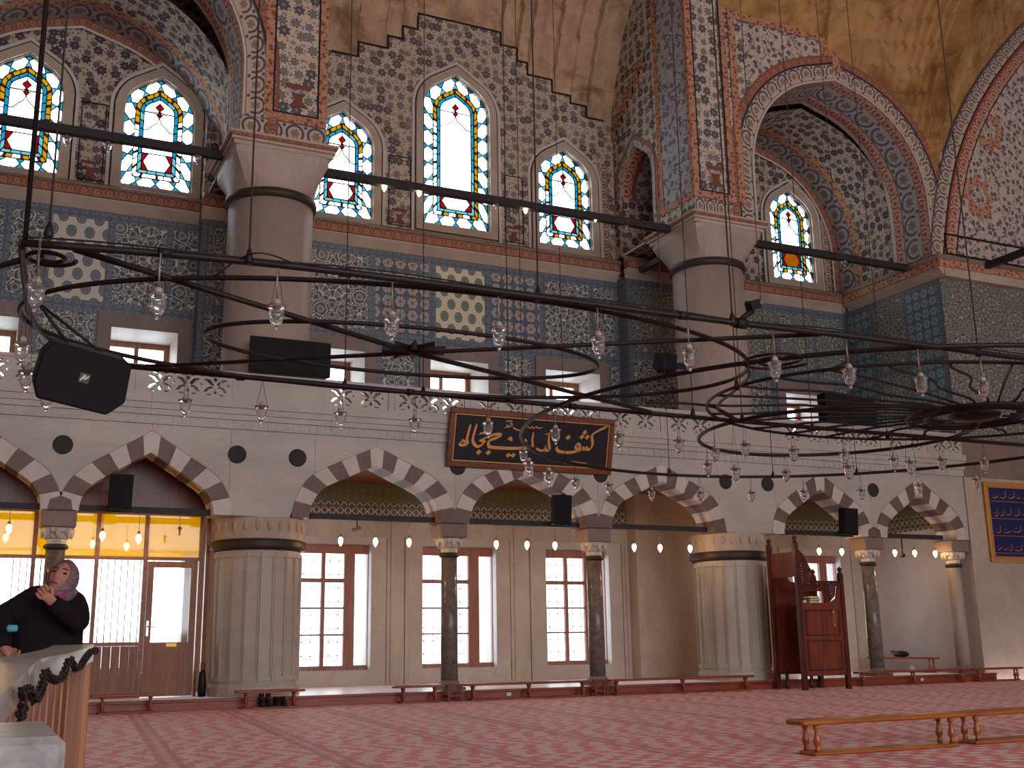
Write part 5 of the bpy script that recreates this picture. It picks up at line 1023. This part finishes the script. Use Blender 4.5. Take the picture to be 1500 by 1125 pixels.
# boots under the bench
for k, (px, dz) in enumerate(((384, 0), (394, 0), (406, 0), (416, 0))):
    q = at(px, 1015, Y=19.8); t = thing('black_boot', ('taller black boot, outer of the pair under the pier bench', 'taller black boot next to the low boots under the pier bench', 'low black boot next to the taller boots under the pier bench', 'low black boot at the end of the row under the pier bench')[k], 'boot', (q.x, 19.80, .037), group='boots under the bench')
    hh = .21 if k < 2 else .15; MB().box(-.042, .042, -.13, .10, 0, .022).build('sole', 'black', t, .006); m = MB(); m.tube([(0, -.10, .045), (0, -.03, .06), (0, .045, .07)], [.03, .04, .046], 10); m.tube([(0, .045, .05), (0, .05, hh*.6), (0, .05, hh)], [.045, .042, .046], 10); m.build('upper', 'shoe', t)
q = at(1320, 958, X=21.6); t = thing('dark_bag', 'small dark bag left on the bench by the white return wall', 'bag', (21.6, q.y, ZP+.373)); m = MB(); m.lathe([(.10, 0), (.16, .03), (.17, .08), (.12, .13), (.04, .15)], n=14, M=Matrix.Diagonal((.7, 1.5, 1, 1))); m.build('pouch', 'shoe', t); MB().tube([(0, .15, .11), (0, .30, .16), (0, .36, .13), (0, .25, .08)], .016, 6).build('strap', 'shoe', t)
q = at(1335, 968, X=21.6); t = thing('white_bundle', 'small white bundle under the bench by the return wall', 'bundle', (21.6, q.y, ZP+.037)); m = MB(); m.lathe([(.05, 0), (.08, .03), (.075, .08), (.03, .11), (.02, .14)], n=12); m.build('cloth', 'rope', t); MB().lathe([(.024, .105), (.026, .115), (.024, .125)], n=10).build('tie', 'cord', t)
t = thing('standing_bag', 'dark bag standing between the partition and the left pier', 'bag', (3.88, 21.15, ZP+.001)); MB().lathe([(.05, 0), (.075, .02), (.07, .25), (.055, .42), (.03, .47)], n=14).build('sack', 'shoe', t); MB().tube([(-.03, 0, .44), (-.04, 0, .58), (.04, 0, .58), (.03, 0, .44)], .008, 6).build('handle', 'black', t)
# ------------------------------------------------------------------ balustrade in front of the visitor, with chain
RP = [at(-60, 1075, Y=2.6), at(0, 1018, Y=3.2), at(30, 992, Y=3.9), at(59, 966, Y=4.7), at(90, 959, Y=5.4), at(122, 951, Y=6.0), at(138, 944, Y=6.35)]
RPs = [Vector(p) for p in smooth([tuple(p) for p in RP], 6)]
BAL = thing('marble_balustrade', 'curved barrier with grey marble rail over brown wooden boards', 'balustrade', (RP[3].x, RP[3].y, 0)); o0 = Vector((RP[3].x, RP[3].y, 0)); off = Vector((-.19, .05, 0))
for i0, i1 in ((0, 18), (18, 30), (30, 36)):
    m = MB(); S_ = [[p-o0, p+off-o0, p+off-o0-Vector((0, 0, .085)), p-o0-Vector((0, 0, .085))] for p in RPs[i0:i1+1]]
    if i1 < 36: S_[-1] = [q+(S_[-2][k]-q)*.04 for k, q in enumerate(S_[-1])]
    for a, b in zip(S_, S_[1:]):
        for k in range(4): m.face([a[k], a[(k+1) % 4], b[(k+1) % 4], b[k]])
    m.face(S_[0]); m.face(S_[-1][::-1]); m.build('rail_slab', 'rail_marble', BAL)
inn = off*.4; nB = 20; RS = resample([tuple(p) for p in RPs], 400)
for k in range(nB):
    a, b = Vector(RS[int(400*(.02+.92*k/nB))]), Vector(RS[int(400*(.02+.92*(k+1)/nB))-3]); m = MB(); d = off*.16; z = min(a.z, b.z)-.086
    P = [a+inn, b+inn, b+inn+d, a+inn+d]; P = [p-o0 for p in P]; m.prism([(p.x, p.y) for p in P], 0, z, 'xy'); m.build('board', 'wood_board', BAL)
    q = Vector(RS[int(400*(.02+.92*(k+1)/nB))-1])+inn-o0; MB().box(q.x-.006, q.x+.006, q.y-.012, q.y+.014, 0, z).build('batten', 'wood_post', BAL)
e = RPs[-1]-o0+off*.5; MB().box(e.x-.10, e.x+.075, e.y-.16, e.y+.05, 0, RPs[-1].z-.09).build('end_post', 'wood_post', BAL, .006); MB().box(e.x-.07, e.x+.045, e.y-.172, e.y-.161, .05, RPs[-1].z-.12).build('post_panel', 'wood_brown', BAL)
cp_ = [((28, 1072), 3.55), ((30, 1050), 3.6), ((35, 1030), 3.7), ((32, 1013), 3.7), ((45, 1012), 3.9), ((50, 1026), 4.0), ((58, 1015), 4.2), ((63, 1000), 4.35), ((67, 984), 4.45), ((74, 993), 4.6), ((86, 996), 4.8), ((95, 984), 4.95), ((101, 968), 5.1), ((106, 968), 5.2), ((108, 978), 5.3), ((116, 978), 5.45), ((124, 966), 5.65), ((130, 958), 5.85), ((137, 952), 6.1), ((142, 955), 6.15)]
PP = resample([tuple(p) for p in smooth([tuple(at(x, y, Y=Y-.12)) for (x, y), Y in cp_], 6)], 90); c0 = Vector(PP[0])
CHN = thing('iron_chain', 'dark iron chain draped along the marble balustrade', 'chain', c0); lk = MB().tube([(.026*math.cos(a), .014*math.sin(a), 0) for a in [2*math.pi*i/12 for i in range(12)]], .0046, 6, closed=True).mesh('link')
for i in range(90):
    a, b = Vector(PP[i]), Vector(PP[i+1]); o = mk('link', lk, 'iron', CHN); o.location = (a+b)/2-c0; dq = (b-a).to_track_quat('X', 'Z'); o.rotation_mode = 'QUATERNION'; o.rotation_quaternion = dq @ Matrix.Rotation(HP*(i % 2)+.4, 3, 'X').to_quaternion(); o.scale = (max(.6, (b-a).length/.036), 1, 1)
q = at(98, 1078, Y=1.35); t = thing('marble_block', 'speckled grey marble post end close to the balustrade', 'marble post', (q.x-.15, 1.5, 0)); MB().box(-.15, .15, -.15, .15, q.z-.16, q.z).build('cap', 'block_marble', t, .008); MB().box(-.12, .12, -.12, .12, 0, q.z-.161).build('shaft', 'rail_marble', t)
# ------------------------------------------------------------------ visitor in a headscarf, hand at her chin, looking up
hq = at(88, 851, Y=7.05); PX, PY = hq.x, hq.y; u_ = .00462
PE = thing('person', 'visitor in dark coat and patterned headscarf looking up, hand at chin', 'person', (PX, PY, 0))
def W(px, py, y=0.0):   # point near the visitor: pixel offset -> local metres
    p = at(px, py, Y=PY+y); return Vector((p.x-PX, p.y-PY, p.z))
def skin(name, nodes, edges, mat, parent, sub=2):
    me = bpy.data.meshes.new(name); me.from_pydata([tuple(n[0]) for n in nodes], edges, []); o = bpy.data.objects.new(name, me); COL.objects.link(o)
    md = o.modifiers.new('skin', 'SKIN'); md.use_smooth_shade = True
    for v, n in zip(me.skin_vertices[0].data, nodes): v.radius = n[1] if isinstance(n[1], tuple) else (n[1], n[1]); v.use_root = False
    me.skin_vertices[0].data[0].use_root = True
    s_ = o.modifiers.new('sub', 'SUBSURF'); s_.levels = sub; s_.render_levels = sub
    dg = bpy.context.evaluated_depsgraph_get(); dg.update(); out = bpy.data.meshes.new_from_object(o.evaluated_get(dg)); bpy.data.objects.remove(o); out.name = name
    for p in out.polygons: p.use_smooth = True
    out.materials.clear(); out.materials.append(MAT[mat]); return out
# face frame
fwd = Vector((-.26, -.86, .40)).normalized(); upv = Vector((.36, .30, .88)); upv = (upv-fwd*upv.dot(fwd)).normalized(); rgt = fwd.cross(upv)
HC = W(90, 850); HM = Matrix(((rgt.x, fwd.x, upv.x, HC.x), (rgt.y, fwd.y, upv.y, HC.y), (rgt.z, fwd.z, upv.z, HC.z), (0, 0, 0, 1)))
def head_mesh():
    V = []; F = []; nu, nv = 40, 30
    def gs(x, z, x0, z0, sx, sz): return math.exp(-((x-x0)/sx)**2-((z-z0)/sz)**2)
    for j in range(nv+1):
        ph = math.pi*j/nv
        for i in range(nu):
            th = 2*math.pi*i/nu; x = .072*math.sin(ph)*math.sin(th); y = .092*math.sin(ph)*math.cos(th); z = .112*math.cos(ph)
            if z < -.02: x *= 1-.30*min(1, (-z-.02)/.09); y *= 1-.05*min(1, (-z-.02)/.09)
            if y > .02:
                y += .027*gs(x, z, 0, -.022, .012, .014)+.014*gs(x, z, 0, .004, .009, .024)-.010*gs(x, z, .031, .012, .017, .011)-.010*gs(x, z, -.031, .012, .017, .011)
                y += .006*gs(x, z, .03, .032, .024, .008)+.006*gs(x, z, -.03, .032, .024, .008)+.008*gs(x, z, 0, -.058, .020, .009)+.010*gs(x, z, 0, -.094, .022, .016)-.004*gs(x, z, 0, -.075, .02, .007)+.005*gs(x, z, .043, -.02, .02, .02)+.005*gs(x, z, -.043, -.02, .02, .02)
            V.append(tuple(HM @ Vector((x, y, z))))
    for j in range(nv):
        for i in range(nu): F.append((j*nu+i, j*nu+(i+1) % nu, (j+1)*nu+(i+1) % nu, (j+1)*nu+i))
    return V, F
neck = HM @ Vector((0, -.03, -.08)); base = W(86, 884, .06)
ls = W(107, 880, .02); le = W(113, 911, -.10); lw = W(79, 884, -.20)      # her left arm folds back to the chin
rs = W(52, 879, .02); re = W(6, 905, -.02); rw = W(4, 948, -.14)           # her right arm goes down to the rail
sk = [(base, .075), ((base+neck)/2, .052), (neck, .055), (ls, .05), (le, .042), (lw, .03), (rs, .05), (re, .042), (rw, .03)]
ed = [(0, 1), (1, 2), (0, 3), (3, 4), (4, 5), (0, 6), (6, 7), (7, 8)]
def hand(wr, wi, palm, fdir, side, curl, n0):
    """palm, four curled fingers and a thumb as chains rooted in the palm"""
    N, E = [], []; fdir = fdir.normalized(); side = side.normalized(); nrm = fdir.cross(side)
    N.append((palm, (.026, .020))); E.append((wi, n0))
    for k, L in enumerate((.066, .074, .070, .056)):
        r_ = palm+fdir*.030+side*(.030-.020*k); a = r_+fdir*L*.42+nrm*.006; b = a+(fdir*math.cos(curl)+nrm*math.sin(curl))*L*.34; c = b+(fdir*math.cos(curl*2)+nrm*math.sin(curl*2))*L*.30
        i = n0+len(N); N += [(r_, .0105), (a, .0100), (b, .0092), (c, .0080)]; E += [(n0, i), (i, i+1), (i+1, i+2), (i+2, i+3)]
    r_ = palm+side*.024-fdir*.004; a = r_+side*.022+fdir*.020; b = a+fdir*.028+nrm*.012; i = n0+len(N); N += [(r_, .012), (a, .0105), (b, .009)]; E += [(n0, i), (i, i+1), (i+1, i+2)]; return N, E
h1 = W(70, 876, -.22); N, E = hand(lw, 5, h1, Vector((-.55, -.1, .62)), Vector((.55, -.1, .6)), 1.15, len(sk)); sk += N; ed += E
h2 = W(11, 957, -.16); N, E = hand(rw, 8, h2, Vector((.55, -.5, -.35)), Vector((.3, .6, .5)), .8, len(sk)); sk += N; ed += E
hips = Vector((-.10, .12, .92)); sk += [(hips, .13), (hips+Vector((.1, 0, -.45)), .07), (hips+Vector((.1, .02, -.86)), .045), (hips+Vector((.1, -.12, -.89)), .035), (hips+Vector((-.1, 0, -.45)), .07), (hips+Vector((-.1, .02, -.86)), .045), (hips+Vector((-.1, -.12, -.89)), .035)]
k = len(sk)-7; ed += [(0, k), (k, k+1), (k+1, k+2), (k+2, k+3), (k, k+4), (k+4, k+5), (k+5, k+6)]
me = skin('body', sk, ed, 'skin', PE); hv, hf = head_mesh(); bm = bmesh.new(); bm.from_mesh(me); vs_ = [bm.verts.new(v) for v in hv]
for f in hf:
    try: bm.faces.new([vs_[i] for i in dict.fromkeys(f)]).smooth = True
    except ValueError: pass
bmesh.ops.remove_doubles(bm, verts=vs_, dist=.0004); bmesh.ops.recalc_face_normals(bm, faces=bm.faces); bm.to_mesh(me); bm.free()
body = mk('body', me, None, PE)
for s in (1, -1):
    MB().lathe([(.0, -.0075), (.0115, -.003), (.013, 0), (.0115, .003), (0, .0075)], n=12, M=HM @ Matrix.Translation((.030*s, .0745, .012)), caps=False).build('eye', 'eye_dark', PE)
    MB().tube([HM @ Vector((x*s, y, z)) for x, y, z in ((.012, .094, .028), (.026, .093, .034), (.042, .080, .031))], [.002, .0034, .0018], 6).build('eyebrow', 'eye_dark', PE)
MB().tube([HM @ Vector((x, y, -.060+z)) for x, y, z in ((-.021, .082, 0), (-.010, .0935, .002), (0, .0965, .001), (.010, .0935, .002), (.021, .082, 0))], [.002, .0045, .005, .0045, .002], 8).build('lips', 'lips', PE)
# scarf: shell round the head, open at the face, knotted under the chin
V, F = [], []; nu, nv = 48, 26
for j in range(nv+1):
    for i in range(nu):
        th = 2*math.pi*i/nu; f = j/nv; ph = .80+f*(math.pi*.84-.80)     # angle away from the face axis
        wob = 1+.02*math.sin(5*th+3*f)+.012*math.sin(11*th+9*f); x = .090*math.sin(ph)*math.sin(th)*wob; z = .128*math.sin(ph)*math.cos(th)*wob; y = .106*math.cos(ph)-.006
        if z < -.03: z -= .05*min(1, (-z-.03)/.08)*min(1, f*1.5); x *= 1-.12*min(1, (-z-.03)/.1)
        if f < .12: x *= .96; z *= .97
        V.append(tuple(HM @ Vector((x, y, z))))
for j in range(nv):
    for i in range(nu): F.append((j*nu+i, j*nu+(i+1) % nu, (j+1)*nu+(i+1) % nu, (j+1)*nu+i))
F.append(tuple(nv*nu+i for i in range(nu)))
me = bpy.data.meshes.new('headscarf'); me.from_pydata(V, [], F); me.update()
for p in me.polygons: p.use_smooth = True
me.uv_layers.new(name='UVMap'); o = mk('headscarf', me, 'scarf', PE); sd = o.modifiers.new('thick', 'SOLIDIFY'); sd.thickness = .006; sd.offset = 1; ss = o.modifiers.new('sub', 'SUBSURF'); ss.levels = 1; ss.render_levels = 1
me = skin('scarf_fold', [(W(66, 866, -.03), .022), (W(76, 872, -.07), .038), (W(88, 876, -.08), .042), (W(102, 872, -.04), .036), (W(111, 866, .03), .022)], [(0, 1), (1, 2), (2, 3), (3, 4)], 'scarf', PE); mk('scarf_fold', me, None, PE)
me = skin('scarf_knot', [(W(79, 870, -.13), .015), (W(84, 876, -.15), .018), (W(87, 883, -.15), .011), (W(108, 868, -.02), .010)], [(0, 1), (1, 2), (1, 3)], 'magenta_cloth', PE); mk('scarf_knot', me, None, PE)
# coat: body of the garment, two sleeves, collar
def garment(name, rows, n=28, cap=True):
    """rows of (centre, half width, half depth, yaw); rings stay level so the cloth hangs"""
    m = MB(); R = []
    for c_, a, b, yw in rows:
        R.append([Vector((c_.x+a*math.cos(q)*math.cos(yw)-b*math.sin(q)*math.sin(yw), c_.y+a*math.cos(q)*math.sin(yw)+b*math.sin(q)*math.cos(yw), c_.z+.006*math.sin(3*q+c_.z*20))) for q in [2*math.pi*i/n for i in range(n)]])
    for A_, B_ in zip(R, R[1:]):
        for k in range(n): m.face([A_[k], A_[(k+1) % n], B_[(k+1) % n], B_[k]], None, True)
    m.face(R[0][::-1]); m.face(R[-1]); me = m.mesh(name); b_ = bmesh.new(); b_.from_mesh(me); bmesh.ops.remove_doubles(b_, verts=b_.verts, dist=.0003); b_.to_mesh(me); b_.free(); return mk(name, me, 'coat', PE)
t0 = W(80, 880, .05)
garment('coat', [(Vector((-.08, .10, .26)), .30, .23, .2), (Vector((-.08, .10, .60)), .27, .20, .2), (W(66, 948, .08), .205, .155, .2), (W(68, 925, .07), .205, .15, .2), (W(74, 905, .06), .205, .14, .2), (W(79, 890, .05), .190, .125, .2), (W(81, 881, .05), .160, .11, .2), (W(84, 875, .05), .115, .095, .2), (W(86, 871, .05), .07, .07, .2)])
def sleeve(P, R_): return MB().tube([tuple(p) for p in smooth([tuple(p) for p in P], 5)], [R_[min(len(R_)-1, int(i/5))]+(R_[min(len(R_)-1, int(i/5)+1)]-R_[min(len(R_)-1, int(i/5))])*((i % 5)/5) for i in range((len(P)-1)*5+1)], 16).build('sleeve', 'coat', PE)
sleeve([W(99, 880, .05), ls+Vector((.0, .01, -.02)), W(112, 896, -.03), le, (le+lw)/2+Vector((0, -.01, 0)), lw+(lw-le)*.08], [.075, .078, .070, .062, .055, .043])
sleeve([W(64, 878, .05), rs, (rs+re)/2, re, (re+rw)/2+Vector((-.01, -.02, 0)), rw+(rw-re)*.03], [.075, .082, .078, .070, .060, .046])
o = MB().box(-.028, .028, -.012, .012, -.016, .02).build('wristband', 'cyan_cloth', PE, .008); o.location = W(18, 921, -.27)
MB().box(-.05, .05, -.16, .10, 0.0, .05).build('shoe', 'shoe', PE, .02).location = (-.0, .10, 0); MB().box(-.05, .05, -.16, .10, 0.0, .05).build('shoe', 'shoe', PE, .02).location = (-.2, .10, 0)
